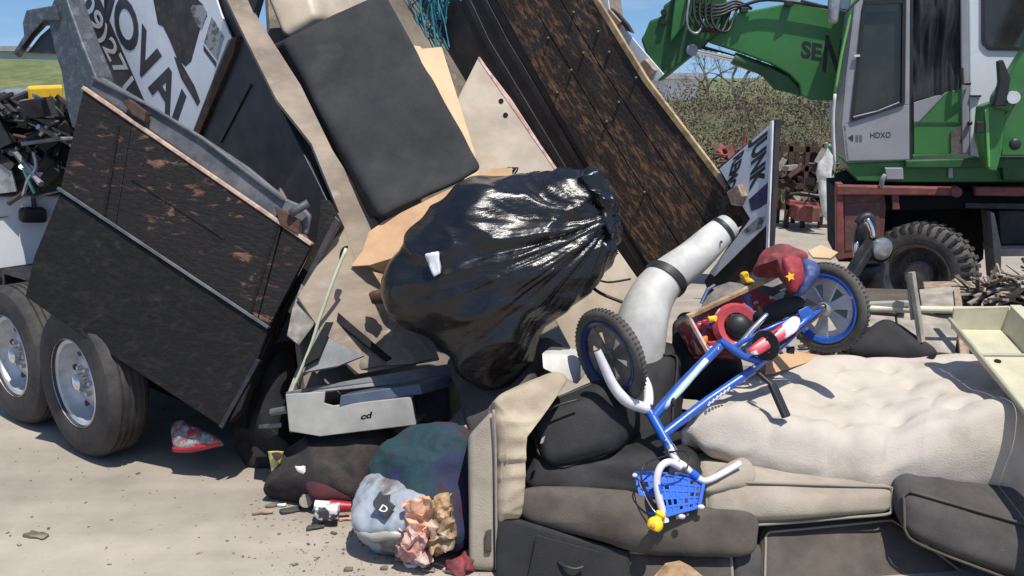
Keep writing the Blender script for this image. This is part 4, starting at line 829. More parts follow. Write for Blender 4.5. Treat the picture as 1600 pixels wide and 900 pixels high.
# ------------------------------------------------ couch group
softthing('mattress_end', 'grey brown mattress end hanging below the trash bag', 'mattress', [(690, 556), (862, 520), (800, 640), (735, 690)], [4.95, 4.9, 4.5, 4.55], V(.1, .2, -.12), M['taupe_dark'], r=.05, n=18, disp=dsp(.012, 3))
ar = thing('couch', 'taupe couch with a cream padded arm lying in the heap under the blue bicycle', 'couch', G(900, 892))
part('arm', MB().soft(quad([(731, 682), (770, 640), (775, 893), (733, 888)], [4.12, 4.12, 3.97, 3.97]), quad([(731, 682), (770, 640), (775, 893), (733, 888)], [4.8, 4.8, 4.7, 4.7]), .03, 18, lambda v, d: d * .006 * noise.noise(v * 4)), M['cush'], ar, smooth=True)
def crease(v, d, r=0): return d * (.014 * (1 - 3 * abs(noise.noise(Vector((v.x * 3, v.y * 3, v.z * 13))))) + .01 * noise.noise(v * 5))
part('arm_padding', MB().blob(plane3(P(790, 640, 4.22), P(850, 600, 4.3), P(795, 800, 4.05)), [(770, 645), (776, 622), (820, 600), (862, 584), (882, 592), (872, 608), (826, 640), (816, 680), (812, 760), (812, 805), (790, 812), (776, 808), (774, 740)], .10, .25, K=40, sub=8, disp=crease), M['cream_cloth'], ar, smooth=True)
part('piping', MB().tube([P(771, 640, 4.1), P(774, 700, 4.07), P(775, 790, 4.02), P(776, 890, 3.96)], .007, n=6, sub=4), M['piping'], ar, smooth=True)
part('worn_patch', MB().soft(quad([(758, 830), (768, 826), (768, 862), (757, 864)], [3.985, 3.985, 3.97, 3.97]), quad([(758, 830), (768, 826), (768, 862), (757, 864)], [4.0] * 4), .006, 6), M['taupe'], ar, smooth=True)
part('seat', MB().soft(quad([(812, 738), (1165, 750), (1180, 868), (815, 806)], [4.25, 4.15, 4.05, 4.12]), [p + V(-.05, .9, -.14) for p in quad([(812, 738), (1165, 750), (1180, 868), (815, 806)], [4.25, 4.15, 4.05, 4.12])], .09, 34, lambda v, d: dsp(.02, 2.2)(v, d), .03), M['taupe_dark'], ar, smooth=True)
part('front_roll', MB().blob(plane3(P(830, 780, 4.08), P(1150, 800, 4.02), P(900, 850, 4.0)), [(812, 770), (860, 760), (980, 768), (1100, 790), (1176, 800), (1186, 840), (1168, 868), (1080, 870), (1000, 864), (930, 845), (850, 822), (818, 806)], .07, .3, K=30, sub=6, disp=dsp(.02, 3)), M['taupe'], ar, smooth=True)
bx = thing('black_box', 'black box with a bent handle below the couch seat', 'box', G(880, 905))
part('body', MB().soft(quad([(775, 800), (984, 862), (990, 980), (775, 960)], [4.02, 3.98, 3.85, 3.85]), quad([(775, 800), (984, 862), (990, 980), (775, 960)], [4.6, 4.6, 4.5, 4.5]), .015, 12), M['black_cloth'], bx, smooth='auto')
part('handle', MB().tube([P(872, 878, 3.92), P(885, 886, 3.89), P(900, 889, 3.88), P(912, 885, 3.89)], .008, n=8, sub=4), M['bright_metal'] if False else M['hose'], bx, smooth=True)
part('face_panel', MB().poly(plane3(P(800, 830, 3.97), P(960, 870, 3.94), P(800, 930, 3.88)), [(838, 835), (940, 862), (945, 960), (812, 960)], .01, .01), M['black_cloth'], bx, bevel=.004)
softthing('seat_cushion', 'brown taupe cushion at the bottom edge between the black box and the lit cushion', 'cushion', [(975, 862), (1146, 868), (1148, 960), (985, 960)], [4.0, 3.98, 3.85, 3.85], V(0, .5, .02), M['taupe'], r=.03, pipe='piping', disp=dsp(.008, 3))
flat('cardboard_scrap', 'tan cardboard scrap at the bottom edge in front of the brown cushion', 'cardboard', plane3(P(1030, 880, 3.88), P(1100, 880, 3.88), P(1030, 900, 3.86)), [(1022, 900), (1040, 880), (1062, 876), (1078, 884), (1104, 905), (1104, 960), (1010, 960)], .006, M['paper_tan'])
softthing('seat_cushion', 'dark cushion end at the bottom edge left of the sunlit grey cushion', 'cushion', [(1146, 862), (1198, 856), (1198, 960), (1148, 960)], [4.0, 4.02, 3.85, 3.85], V(0, .5, .02), M['taupe_dark'], r=.03)
softthing('seat_cushion', 'grey tan cushion at the bottom right with a sunlit patch, under the beige cushion', 'cushion', [(1194, 832), (1400, 812), (1540, 920), (1190, 935)], [4.05, 4.15, 3.95, 3.85], V(.05, .75, .10), M['taupe'], r=.05, n=34, disp=dsp(.012, 2), pipe='piping', piper=.006)
softthing('seat_cushion', 'dark grey rounded cushion in the bottom right corner below the mattress', 'cushion', [(1402, 762), (1640, 830), (1650, 940), (1408, 842)], [4.02, 3.85, 3.75, 3.92], V(.15, .65, .06), M['taupe_dark'], r=.09, n=34, bulge=.05, disp=dsp(.02, 2.5), pipe='taupe', piper=.007)
softthing('seat_cushion', 'dark cushion mostly hidden behind the dark grey cushion at the right edge', 'cushion', [(1450, 765), (1720, 775), (1720, 860), (1450, 840)], [4.5, 4.5, 4.4, 4.4], V(0, .5, 0), M['taupe_dark'], r=.05)
softthing('seat_cushion', 'beige box cushion with a welted edge right of the blue basket', 'cushion', [(1098, 752), (1403, 762), (1400, 806), (1102, 830)], [4.05, 4.12, 4.05, 3.98], V(.02, .6, -.05), M['cush'], r=.06, n=38, bulge=.12, disp=dsp(.012, 2.4), pipe='piping', piper=.007)
blobthing('throw_pillow', 'pale flattened pillow between the blue basket and the beige cushion', 'pillow', plane3(P(1110, 745, 4.1), P(1200, 730, 4.2), P(1130, 780, 4.0)), [(1102, 765), (1112, 744), (1135, 726), (1158, 717), (1170, 722), (1176, 736), (1170, 756), (1120, 768)], .04, .05, M['cush'], K=26, sub=7, disp=dsp(.02, 5))

# ------------------------------------------------ quilted mattress
def matt():
    TL, TRr, BR, BL = P(1190, 548, 5.2), P(1760, 540, 5.4), P(1790, 690, 4.12), P(1082, 632, 4.34)
    nx, ny = 120, 64; vs = []
    tabF = [(0, 1082, 632, 664, 4.36), (.13, 1190, 664, 722, 4.28), (.27, 1295, 690, 746, 4.22), (.40, 1385, 692, 757, 4.18), (.50, 1445, 664, 760, 4.20), (.68, 1575, 636, 762, 4.20), (1, 1790, 612, 766, 4.22)]  # front edge bent along a shadow line; steep drop shaped to shade the front
    def edge(u, bot):
        for a, b in zip(tabF, tabF[1:]):
            if u <= b[0] + 1e-9:
                t = (u - a[0]) / (b[0] - a[0]); t = t * .5 + (t * t * (3 - 2 * t)) * .5
                return P(a[1] + (b[1] - a[1]) * t, (a[3] + (b[3] - a[3]) * t) if bot else (a[2] + (b[2] - a[2]) * t), a[4] + (b[4] - a[4]) * t)
    tuft = [(i / 7.0 + (.5 / 7 if (j % 2) else 0), j / 5) for i in range(1, 7) for j in range(1, 5)]
    def top(u, v):
        # v: 0 back, 1 front ; outline bent
        p = (TL * (1 - u) + TRr * u) * (1 - v) + edge(u, 0) * v
        dz = 0
        for (a, b) in tuft:
            q = ((u - a) * 1.9) ** 2 + ((v - b) * 1.0) ** 2; dz -= .036 * math.exp(-q / .0014)
        e = min(u, 1 - u) * 2.6; f = min(v, 1 - v) * 1.3; ed = min(e, f)
        dz -= .05 * math.exp(-ed / .035)
        dz += .016 * noise.noise(Vector((u * 4, v * 3, 0))) + .005 * noise.noise(Vector((u * 16, v * 12, 3)))
        # sag & ruffled front-left edge
        dz += -.035 * max(0, (v - .93) / .07) ** 2 + .022 * (.6 + .8 * noise.noise(Vector((u * 6, v * 5, 9)))) * (abs(math.sin(math.pi * (u * 7 + .5 * (int(v * 5) % 2)))) * abs(math.sin(math.pi * v * 5))) ** .6 - .02 + (.03 * noise.noise(Vector((u * 30, v * 4, 5))) if v > .85 and u < .4 else 0)
        return p + V(0, -.05 * v * noise.noise(Vector((u * 4, 0, 1))), dz)
    for j in range(ny + 1):
        for i in range(nx + 1): vs.append(top(i / nx, j / ny))
    N1 = (nx + 1)
    f = [(j * N1 + i, j * N1 + i + 1, (j + 1) * N1 + i + 1, (j + 1) * N1 + i) for j in range(ny) for i in range(nx)]
    # perimeter walls, bulging
    per = [(i, 0) for i in range(nx)] + [(nx, j) for j in range(ny)] + [(i, ny) for i in range(nx, 0, -1)] + [(0, j) for j in range(ny, 0, -1)]
    c = sum(vs, Vector()) / len(vs); rings = []; K = 9
    prev = [j * N1 + i for i, j in per]
    for k in range(1, K + 1):
        t = k / K; cur = []
        for (i, j) in per:
            p = vs[j * N1 + i]; d = (p - c); d.z = 0; d.normalize()
            drop = (edge(i / nx, 1) - edge(i / nx, 0)) + V(0, .03, 0) if j == ny else V(0, .02, -.17)
            q = p + drop * t + d * (.05 + .03 * noise.noise(Vector((i * .12, j * .12, 2)))) * math.sin(math.pi * t) ** .7 + d * .012 * noise.noise(Vector((i * .2, j * .2, t * 4)))
            cur.append(len(vs)); vs.append(q)
        n = len(per); f += [(prev[m], cur[m], cur[(m + 1) % n], prev[(m + 1) % n]) for m in range(n)]; prev = cur
    f.append(tuple(prev))
    return MB().add(vs, f), top, tuft
mm, mtop, tuft = matt()
mt = thing('mattress', 'large cream button tufted mattress lying on the cushions at the right', 'mattress', P(1400, 760, 4.7))
part('cover', mm, M['mattress'], mt, smooth=True)
tb_ = None
for a, b in tuft:
    if .03 < a < .97 and b < .97:
        q = mtop(a, b) + V(0, 0, .002)
        if tb_ is None:
            tb_ = part('tuft_button', MB().ball((0, 0, 0), .013, 6, (1, 1, .4)), M['cush'], mt, smooth=True); tb_.location = q - wl(mt)
        else: share('tuft_button', tb_, q, mt)

# ------------------------------------------------ white padded tube, black bags
wt = thing('padded_tube', 'white vinyl padded tube with two black straps leaning against the worn plywood', 'padded tube', P(1000, 600, 5.0))
wpts = [P(1139, 352, 5.25), P(1118, 370, 5.22), P(1080, 405, 5.12), P(1040, 436, 5.0), P(1016, 468, 4.92), P(1000, 520, 4.86), P(990, 600, 4.85)]
part('tube', MB().tube([wpts[0] + (wpts[0] - wpts[1]) * .12] + wpts, [.045, .07, .085, .098, .108, .122, .14, .15], n=32, sub=8), M['white_vinyl'], wt, smooth='auto', ang=60)
def band(a, b, r, wd):
    d = (b - a).normalized(); return MB().lathe([(r - .02, -wd), (r, -wd), (r + .004, 0), (r, wd), (r - .02, wd)], a, d, 40, close=True)
part('strap', band(wpts[0] * .55 + wpts[1] * .45, wpts[1], .080, .014), M['hose'], wt, smooth='auto')
part('strap', band(wpts[3], wpts[4], .119, .024), M['hose'], wt, smooth='auto')
part('button', MB().ball(P(1127, 378, 5.11), .008, 5), M['hose'], wt)
part('end_cap', MB().tube([wpts[0] + (wpts[0] - wpts[1]) * .10, wpts[0] + (wpts[0] - wpts[1]) * .2], [.05, .02], n=20), M['white_vinyl'], wt, smooth=True)
tag(part('black_cable', MB().tube([P(925, 434, 4.95), P(950, 441, 5.1), P(985, 436, 5.2)], .006, n=6, sub=4), M['hose'], smooth=True), 'thin black cable lying across the pale board between trash bag and white tube', 'cable')
tag(part('black_cable', MB().tube([P(918, 442, 4.95), P(938, 458, 4.9), P(972, 472, 4.85)], .010, n=6, sub=4), M['hose'], smooth=True), 'thicker black cable just above the front bicycle wheel', 'cable')
softthing('white_block', 'white box corner showing between the trash bag and the black suitcase', 'box', [(846, 552), (908, 556), (902, 602), (848, 576)], [4.6, 4.65, 4.55, 4.5], V(.05, .2, -.02), M['white_vinyl'], r=.012, n=10, bulge=0)
sc_ = thing('suitcase', 'black soft suitcase lying on the couch beside the cream arm', 'suitcase', P(890, 730, 4.5))
sdp = lambda v, d: d * (.014 * noise.noise(v * 4) + .010 * (1 - 3 * abs(noise.noise(v * 2.2 + V(5, 0, 0)))))
qa = quad([(818, 640), (948, 594), (968, 705), (840, 742)], [4.32, 4.4, 4.2, 4.15]); qv = V(.18, .35, -.06)
part('body', MB().soft(qa, [p + qv for p in qa], .085, 30, sdp, .06), M['black_cloth'], sc_, smooth=True)
for k in (.16, .30):
    q = [p + qv * k for p in qa]; cc = sum(q, Vector()) / 4; q = [cc + (p - cc) * 1.0 for p in q]; pts = []
    for i in range(4):
        a, b = q[i], q[(i + 1) % 4]; ee = (b - a).normalized(); pts += [a + ee * .085, (a + b) / 2, b - ee * .085]
    part('zip_seam', MB().tube(pts + [pts[0]], .008, n=6, sub=5), M['hose'], sc_, smooth=True)
part('pocket_seam', MB().tube([P(838, 650, 4.24), P(870, 634, 4.24), P(905, 624, 4.26)], .006, n=6, sub=4), M['hose'], sc_, smooth=True)
part('zip_pull', MB().soft(quad([(846, 684), (853, 680), (849, 692), (843, 694)], [4.13] * 4), quad([(846, 684), (853, 680), (849, 692), (843, 694)], [4.16] * 4), .004, 4), M['chrome'], sc_)
softthing('duffel_bag', 'dark grey bag behind the front bicycle wheel', 'bag', [(985, 545), (1062, 548), (1050, 700), (965, 690)], [4.75, 4.8, 4.5, 4.5], V(.1, .3, -.04), M['black_cloth'], r=.08, n=26, bulge=.08, disp=dsp(.02, 4), pipe='black_cloth')
softthing('duffel_bag', 'black crumpled bag under the blue bicycle frame', 'bag', [(975, 672), (1130, 680), (1140, 764), (960, 768)], [4.5, 4.55, 4.4, 4.35], V(.05, .4, .02), M['black_cloth'], r=.08, n=30, bulge=.08, disp=dsp(.05, 4))
softthing('duffel_bag', 'black limp cloth added to darken the gap behind the couch front', 'bag', [(822, 706), (1090, 716), (1100, 790), (816, 774)], [4.26, 4.22, 4.13, 4.15], V(.0, .5, .02), M['black_cloth'], r=.06, n=26, bulge=.05, disp=dsp(.03, 4))  # black cloth shape standing in for the deep darkness inside the couch
softthing('black_shade_block', 'black block added for the shadow in the gap left of the toy carton', 'cushion', [(1050, 500), (1140, 480), (1160, 640), (1040, 620)], [5.0, 5.1, 4.95, 4.85], V(.1, .3, -.05), M['black_cloth'], r=.05, n=18, disp=dsp(.02, 4))  # dark filler where only shadow falls between tube and plywood
blobthing('pebbled_cloth', 'brown shaded cloth under the bicycle frame at the left of the mattress', 'cloth', plane3(P(1120, 620, 4.62), P(1280, 600, 4.8), P(1120, 680, 4.5)), [(1080, 640), (1120, 600), (1180, 588), (1240, 580), (1290, 584), (1280, 612), (1220, 640), (1160, 660), (1110, 668)], .04, .06, M['taupe_dark'], K=18, sub=5, disp=dsp(.02, 5)) if False else None
flat('cardboard_scrap', 'orange brown cardboard corner under the rear bicycle wheel', 'cardboard', plane3(P(1200, 570, 4.85), P(1260, 560, 5.1), P(1200, 590, 4.75)), [(1196, 560), (1240, 548), (1290, 556), (1262, 566), (1212, 582), (1196, 584)], .01, M['cardboard'])
# ------------------------------------------------ toy carton, red cap, seat
TP = plane3(P(1075, 495, 4.75), P(1200, 455, 4.85), P(1110, 550, 4.68))
tx = thing('toy_carton', 'open red toy carton with colourful print behind the blue bicycle frame', 'carton', P(1140, 550, 4.8))
part('side', MB().poly(TP, [(1075, 496), (1180, 448), (1232, 470), (1232, 540), (1165, 552), (1104, 548)], .22, -.03), M['print_mix'], tx, bevel=.005)
part('rim_strip', MB().bar(on(TP, 1073, 496) + TP[1] * .01, on(TP, 1236, 420) + TP[1] * .01, .03, .022), M['edge_gold'], tx, bevel=.003)
part('rim_strip', MB().bar(on(TP, 1075, 496) + TP[1] * .01, on(TP, 1106, 552) + TP[1] * .01, .02, .02), M['paper_pink'], tx, bevel=.003)
part('black_lens', MB().ball(on(TP, 1149, 514) + TP[1] * .05, .068, 12, (1, .8, 1)), M['hose'], tx, smooth=True)
part('lens_ring', MB().lathe([(.07, 0), (.105, -.01), (.125, .02), (.11, .04), (.075, .03)], on(TP, 1148, 512) + TP[1] * .045, -TP[1], 30, close=True), mat('red_white_print', (.42, .05, .06), (.62, .55, .52), .45, scale=6, lo=.5, hi=.53, c3=(.10, .16, .30), s3=5, lo3=.54, hi3=.57), tx, smooth='auto')
random.seed(31)
cols = [M['red'], M['orange'], M['white_gloss'], M['steel_navy'], M['yellow'], M['blue_plastic'], M['hose']]
for i in range(46):
    x = random.uniform(1092, 1235); y = random.uniform(max(470, 505 - (x - 1090) * .4), 552); q = on(TP, x, y) + TP[1] * random.uniform(-.02, .05)
    b = part('printed_scrap', MB().soft([q + V(-.02, 0, .012), q + V(.02, .01, .016), q + V(.024, 0, -.014), q + V(-.018, 0, -.012)], [q + V(-.02, .02, .012), q + V(.02, .03, .016), q + V(.024, .02, -.014), q + V(-.018, .02, -.012)], .006, 4, lambda v, d: d * .02 * noise.noise(v * 20)), cols[i % 7], tx, smooth=True)
part('inner_flap', MB().poly(plane3(P(1120, 470, 4.9), P(1230, 425, 5.0), P(1180, 480, 4.85)), [(1096, 480), (1104, 452), (1140, 440), (1168, 444), (1230, 425), (1228, 450), (1180, 480), (1110, 490)], .01), M['sign_brown'], tx, bevel=.002)
part('chrome_rod', MB().tube([P(1096, 474, 4.9), P(1106, 452, 4.92), P(1116, 446, 4.95)], .010, n=6), M['chrome'], tx)
bn_ = thing('toy_hood', 'red and navy padded hood with a gold star emblem over the rear bicycle wheel', 'hood', P(1230, 480, 4.7))
part('red_shell', MB().blob(plane3(P(1190, 450, 4.75), P(1270, 420, 4.7), P(1240, 480, 4.6)), [(1178, 428), (1188, 402), (1212, 386), (1240, 388), (1262, 398), (1254, 420), (1250, 450), (1236, 456), (1222, 440), (1204, 418)], .08, .08, K=20, sub=6, disp=dsp(.02, 6)), M['red_faded'], bn_, smooth=True)
part('red_front', MB().blob(plane3(P(1222, 440, 4.56), P(1260, 420, 4.56), P(1240, 460, 4.53)), [(1222, 402), (1236, 398), (1252, 404), (1256, 424), (1248, 450), (1238, 454), (1228, 436), (1222, 420)], .04, .05, K=16, sub=6, disp=dsp(.015, 9)), mat('red_satin', (.40, .03, .045), (.26, .02, .03), .65, scale=8, bump=.3, bscale=40), bn_, smooth=True)
part('navy_shell', MB().blob(plane3(P(1250, 440, 4.6), P(1290, 430, 4.62), P(1265, 460, 4.56)), [(1250, 408), (1266, 406), (1280, 420), (1276, 440), (1262, 454), (1248, 456), (1250, 430)], .05, .06, K=16, sub=6, disp=dsp(.015, 9)), mat('navy_satin', (.03, .05, .16), (.05, .08, .22), .6, scale=8, bump=.3, bscale=40), bn_, smooth=True)
star = MB(); sp_ = plane3(P(1222, 440, 4.5), P(1260, 420, 4.5), P(1240, 460, 4.47)); pix = []
for k in range(10):
    a = k * math.pi / 5 + .3; r_ = 8 if k % 2 else 4; pix.append((1235 + r_ * math.sin(a), 432 + r_ * math.cos(a)))
part('star_emblem', star.poly(sp_, pix, .006), M['yellow'], bn_)
part('seat_pad', MB().blob(plane3(P(1190, 480, 4.7), P(1250, 460, 4.65), P(1210, 510, 4.65)), [(1178, 492), (1200, 474), (1240, 462), (1258, 470), (1250, 488), (1222, 500), (1190, 510)], .05, .06, K=18, sub=6, disp=dsp(.01, 6)), M['black_cloth'], bn_, smooth=True)
tag(part('orange_scrap', MB().soft(quad([(1157, 428), (1168, 424), (1180, 440), (1166, 446)], [4.95] * 4), quad([(1157, 428), (1168, 424), (1180, 440), (1166, 446)], [5.0] * 4), .01, 6, lambda v, d: d * .03 * noise.noise(v * 20)), M['yellow'], smooth=True), 'small yellow orange scrap between the white tube and the red hood', 'scrap')

# ------------------------------------------------ blue kids bicycle
bk = thing('kids_bicycle', 'blue kids bicycle lying upside down on the heap with white fork and handlebar', 'bicycle', P(1120, 800, 4.2))
def bikewheel(c, ax, Rr, mr, disk, dm):
    ax = Vector(ax).normalized(); wn = node('wheel', c, bk); hw = .026
    part('tyre', MB().lathe([(Rr - .056, -hw * .8), (Rr - .034, -hw * 1.15), (Rr - .012, -hw * .8), (Rr - .002, -hw * .35), (Rr, 0), (Rr - .002, hw * .35), (Rr - .012, hw * .8), (Rr - .034, hw * 1.15), (Rr - .056, hw * .8)], c, ax, 64, close=True), M['rubber_dusty'], wn, smooth=True)
    kn = MB(); u = ax.orthogonal().normalized(); v = ax.cross(u)
    for k in range(60):
        a = 2 * math.pi * k / 60; d = u * math.cos(a) + v * math.sin(a)
        kn.bar(c + d * (Rr - .001) - ax * .014, c + d * (Rr - .001) + ax * .014, .008, .0035, up=d)
    part('tread', kn, M['rubber'], wn)
    part('rim', MB().lathe([(Rr - .053, -hw * .95), (Rr - .060, -hw * 1.1), (Rr - .078, -hw * .7), (Rr - .084, 0), (Rr - .078, hw * .7), (Rr - .060, hw * 1.1), (Rr - .053, hw * .95)], c, ax, 64, close=True), mr, wn, smooth='auto')
    n = 6
    for k in range(n):
        a = 2 * math.pi * k / n; d = u * math.cos(a) + v * math.sin(a); t_ = ax.cross(d)
        q = [c + d * .03 + t_ * .016, c + d * .03 - t_ * .016, c + d * (Rr - .064) - t_ * disk, c + d * (Rr - .064) + t_ * disk]
        part('spoke', MB().prism([p - ax * .006 for p in q], ax * .012), dm, wn, bevel=.002)
    pm = MB(); N_ = 36
    for k in range(N_):
        if k % 6 in (0,): continue
        a0, a1 = 2 * math.pi * k / N_, 2 * math.pi * (k + 1) / N_
        e0, e1 = u * math.cos(a0) + v * math.sin(a0), u * math.cos(a1) + v * math.sin(a1)
        pm.prism([c + e0 * .12 - ax * .002, c + e0 * (Rr - .07) - ax * .002, c + e1 * (Rr - .07) - ax * .002, c + e1 * .12 - ax * .002], ax * .004)
    part('disc_cover', pm, dm, wn)
    part('hub', MB().lathe([(0, -.045), (.018, -.045), (.02, -.02), (.04, -.012), (.04, .012), (.02, .02), (.018, .045), (0, .045)], c, ax, 24), dm, wn, smooth='auto')
    part('axle_nut', MB().lathe([(0, -.06), (.011, -.06), (.011, -.044)], c, ax, 6), M['chrome'], wn)
    return wn
rwc = P(1290, 481, 4.72); fwc = P(953, 556, 4.42)
bikewheel(rwc, (.72, .69, -.02), .232, M['bike_blue'], .05, M['rim_silver'])
bikewheel(fwc, (.78, .58, .18), .238, mat('navy_rim_paint', (.012, .03, .11), None, .3), .062, M['rim_dark'])
HT0, HT1 = P(1013, 640, 4.36), P(1048, 702, 4.2)
BBt = P(1176, 578, 4.52)
def fr_(name, pts, r, m, **k): return part(name, MB().tube(pts, r, n=24, **k), m, bk, smooth='auto')
fr_('head_tube', [HT0, HT1], .024, M['bike_blue'])
fr_('headset', [HT0 - (HT1 - HT0) * .10, HT0 + (HT1 - HT0) * .06], .028, M['hose'])
fr_('headset', [HT1 - (HT1 - HT0) * .05, HT1 + (HT1 - HT0) * .10], .027, M['chrome'])
fr_('top_tube', [HT0 * .8 + HT1 * .2, P(1066, 600, 4.42), P(1125, 540, 4.52)], .024, M['bike_blue'])
fr_('down_tube', [HT0 * .35 + HT1 * .65, P(1105, 626, 4.40), BBt], .022, M['bike_blue'])
fr_('seat_tube', [P(1125, 532, 4.53), P(1160, 556, 4.52), P(1190, 566, 4.52)], .019, M['bike_blue'])
fr_('seat_post', [P(1150, 545, 4.55), P(1175, 515, 4.6), P(1200, 490, 4.65)], .014, M['chrome'])
for s_ in (-1, 1):
    o = V(.03, .035, 0) * s_
    fr_('chain_stay', [BBt + o * .5, P(1215, 545, 4.56) + o, P(1262, 500, 4.62) + o, rwc + V(-.72, -.69, 0) * .05 * -s_], .013, M['bike_blue'], sub=4)
    fr_('seat_stay', [P(1150, 540, 4.55) + o * .5, P(1220, 505, 4.6) + o, rwc + V(-.72, -.69, 0) * .05 * -s_], .010, M['bike_blue'], sub=4)
part('dropout', MB().soft(quad([(1246, 486), (1262, 478), (1276, 492), (1256, 512)], [4.58, 4.6, 4.62, 4.58]), quad([(1246, 486), (1262, 478), (1276, 492), (1256, 512)], [4.60, 4.62, 4.64, 4.6]), .006, 6), M['bike_blue'], bk, smooth=True)
FT = plane3(P(1020, 640, 4.33), P(1110, 550, 4.47), P(1030, 650, 4.31))
part('frame_sticker', MB().tube([P(1037, 638, 4.345), P(1066, 606, 4.385), P(1104, 562, 4.455)], [.013, .017, .014], n=12, sub=3, flat=1), mat('pale_blue_sticker', (.50, .66, .70), (.60, .66, .62), .3, scale=12), bk, smooth=True)
part('sticker_mark', MB().ball(P(1052, 628, 4.338), .017, 8, (.7, .4, 1.3)), M['sign_brown'], bk, smooth=True)
DT = plane3(P(1050, 668, 4.245), P(1150, 604, 4.41), P(1052, 676, 4.245))
text_on('frame_lettering', DT, 'XTREM', (1052, 674), (1082, 654), (1047, 666), M['white_gloss'], bk) if False else None
st2 = MB()
for k in range(6):
    a = P(1108 + k * 6, 631 - k * 4.6, 4.36 + k * .008); st2.box(a, .010, .012, .022, Matrix.Rotation(.5, 3, 'Y'))
for k in range(4):
    a = P(1052 + k * 8, 671 - k * 5.6, 4.285 + k * .012); st2.box(a, .012, .010, .020, Matrix.Rotation(.5, 3, 'Y'))
part('frame_lettering', st2, M['sign_white'], bk, bevel=.002, kind='stuff')
ck = BBt + V(0, -.03, 0)
part('chain_guard', MB().blob(plane3(P(1150, 540, 4.46), P(1245, 500, 4.55), P(1200, 550, 4.44)), [(1168, 548), (1186, 530), (1214, 512), (1240, 494), (1250, 500), (1244, 518), (1216, 536), (1186, 554)], .014, .014, K=10, sub=6), mat('red_white_guard', (.45, .04, .07), (.62, .60, .62), .35, scale=7, lo=.49, hi=.52), bk, smooth=True)
part('chainring', MB().lathe([(.02, 0), (.075, 0), (.075, .006), (.02, .006)], P(1196, 540, 4.47), V(.72, .69, 0), 32, close=True), M['steel_black'], bk, smooth='auto')
fr_('crank', [P(1186, 584, 4.48), P(1206, 602, 4.42), P(1220, 628, 4.36)], .011, M['hose'])
part('chain', MB().tube([P(1198, 528, 4.46), P(1240, 502, 4.56), P(1282, 476, 4.66), P(1290, 480, 4.68), P(1284, 490, 4.66), P(1244, 522, 4.55), P(1200, 552, 4.45)], .005, n=6, sub=3), M['rust'], bk, smooth=True)
for q, Y in (((1022, 655), 4.33), ((1040, 688), 4.22), ((1122, 545), 4.5), ((1178, 572), 4.49)):
    part('frame_bolt', MB().ball(P(*q, Y - .01), .009, 6), M['chrome'], bk, smooth=True)
part('pedal', MB().bar(P(1206, 600, 4.40), P(1229, 652, 4.32), .045, .026), M['hose'], bk, bevel=.006)
# fork: crown and two white legs reaching to the hub of the front wheel
crown = HT0 - (HT1 - HT0) * .12
fr_('fork_leg', [P(933, 548, 4.285), P(944, 572, 4.28), P(958, 602, 4.28), P(976, 624, 4.29), P(996, 634, 4.32), P(1010, 638, 4.35)], [.019, .022, .025, .027, .027, .026], M['white_gloss'], sub=5)
fr_('fork_leg', [P(985, 560, 4.56), P(1004, 588, 4.53), P(1012, 606, 4.48), P(1013, 626, 4.40), P(1010, 638, 4.36)], [.018, .021, .023, .025, .025], M['white_gloss'], sub=5)
part('fork_end', MB().soft(quad([(926, 549), (937, 544), (944, 566), (932, 568)], [4.275] * 4), quad([(926, 549), (937, 544), (944, 566), (932, 568)], [4.30] * 4), .006, 6), M['rust'], bk, smooth=True)
# stem, handlebar, grips
fr_('stem', [HT1, P(1052, 712, 4.14), P(1062, 728, 4.06)], .017, M['white_gloss'])
fr_('handlebar', [P(1063, 730, 4.04), P(1046, 722, 4.02), P(1032, 730, 3.99), P(1026, 752, 3.96), P(1030, 780, 3.93), P(1037, 804, 3.91), P(1040, 816, 3.90)], .0165, M['white_gloss'], sub=5)
fr_('handlebar', [P(1060, 722, 4.05), P(1070, 728, 4.05), P(1082, 740, 4.04), P(1096, 750, 4.03), P(1108, 750, 4.03), P(1128, 740, 4.05), P(1146, 730, 4.08), P(1156, 724, 4.1)], .014, M['white_gloss'], sub=5)
part('blue_sleeve', MB().tube([P(1027, 757, 3.955), P(1030, 772, 3.94)], .0175, n=14), M['blue_plastic'], bk, smooth='auto')
part('blue_sleeve', MB().tube([P(1079, 737, 4.04), P(1090, 746, 4.035)], .0185, n=14), M['blue_plastic'], bk, smooth='auto')
part('grip', MB().lathe([(0, 0), (.018, 0), (.024, .006), (.024, .016), (.018, .02), (.018, .032), (.026, .038), (.034, .05), (.036, .066), (.030, .082), (.012, .088), (0, .088)], P(1034, 800, 3.89), (P(1018, 830, 3.86) - P(1034, 800, 3.89)), 24), M['yellow_grip'], bk, smooth='auto')
part('grip_end', MB().ball(P(1020, 822, 3.84), .012, 8), M['orange'], bk, smooth=True)
part('brake_cable', MB().tube([P(1046, 706, 4.15), P(1070, 706, 4.08), P(1078, 722, 4.02), P(1062, 740, 3.99), P(1040, 745, 3.97)], .004, n=6, sub=6), M['hose'], bk, smooth=True)
part('brake_cable', MB().tube([P(1042, 712, 4.15), P(1010, 724, 4.02), P(1002, 745, 3.97), P(1014, 775, 3.95), P(1026, 792, 3.95)], .004, n=6, sub=6), M['hose'], bk, smooth=True)
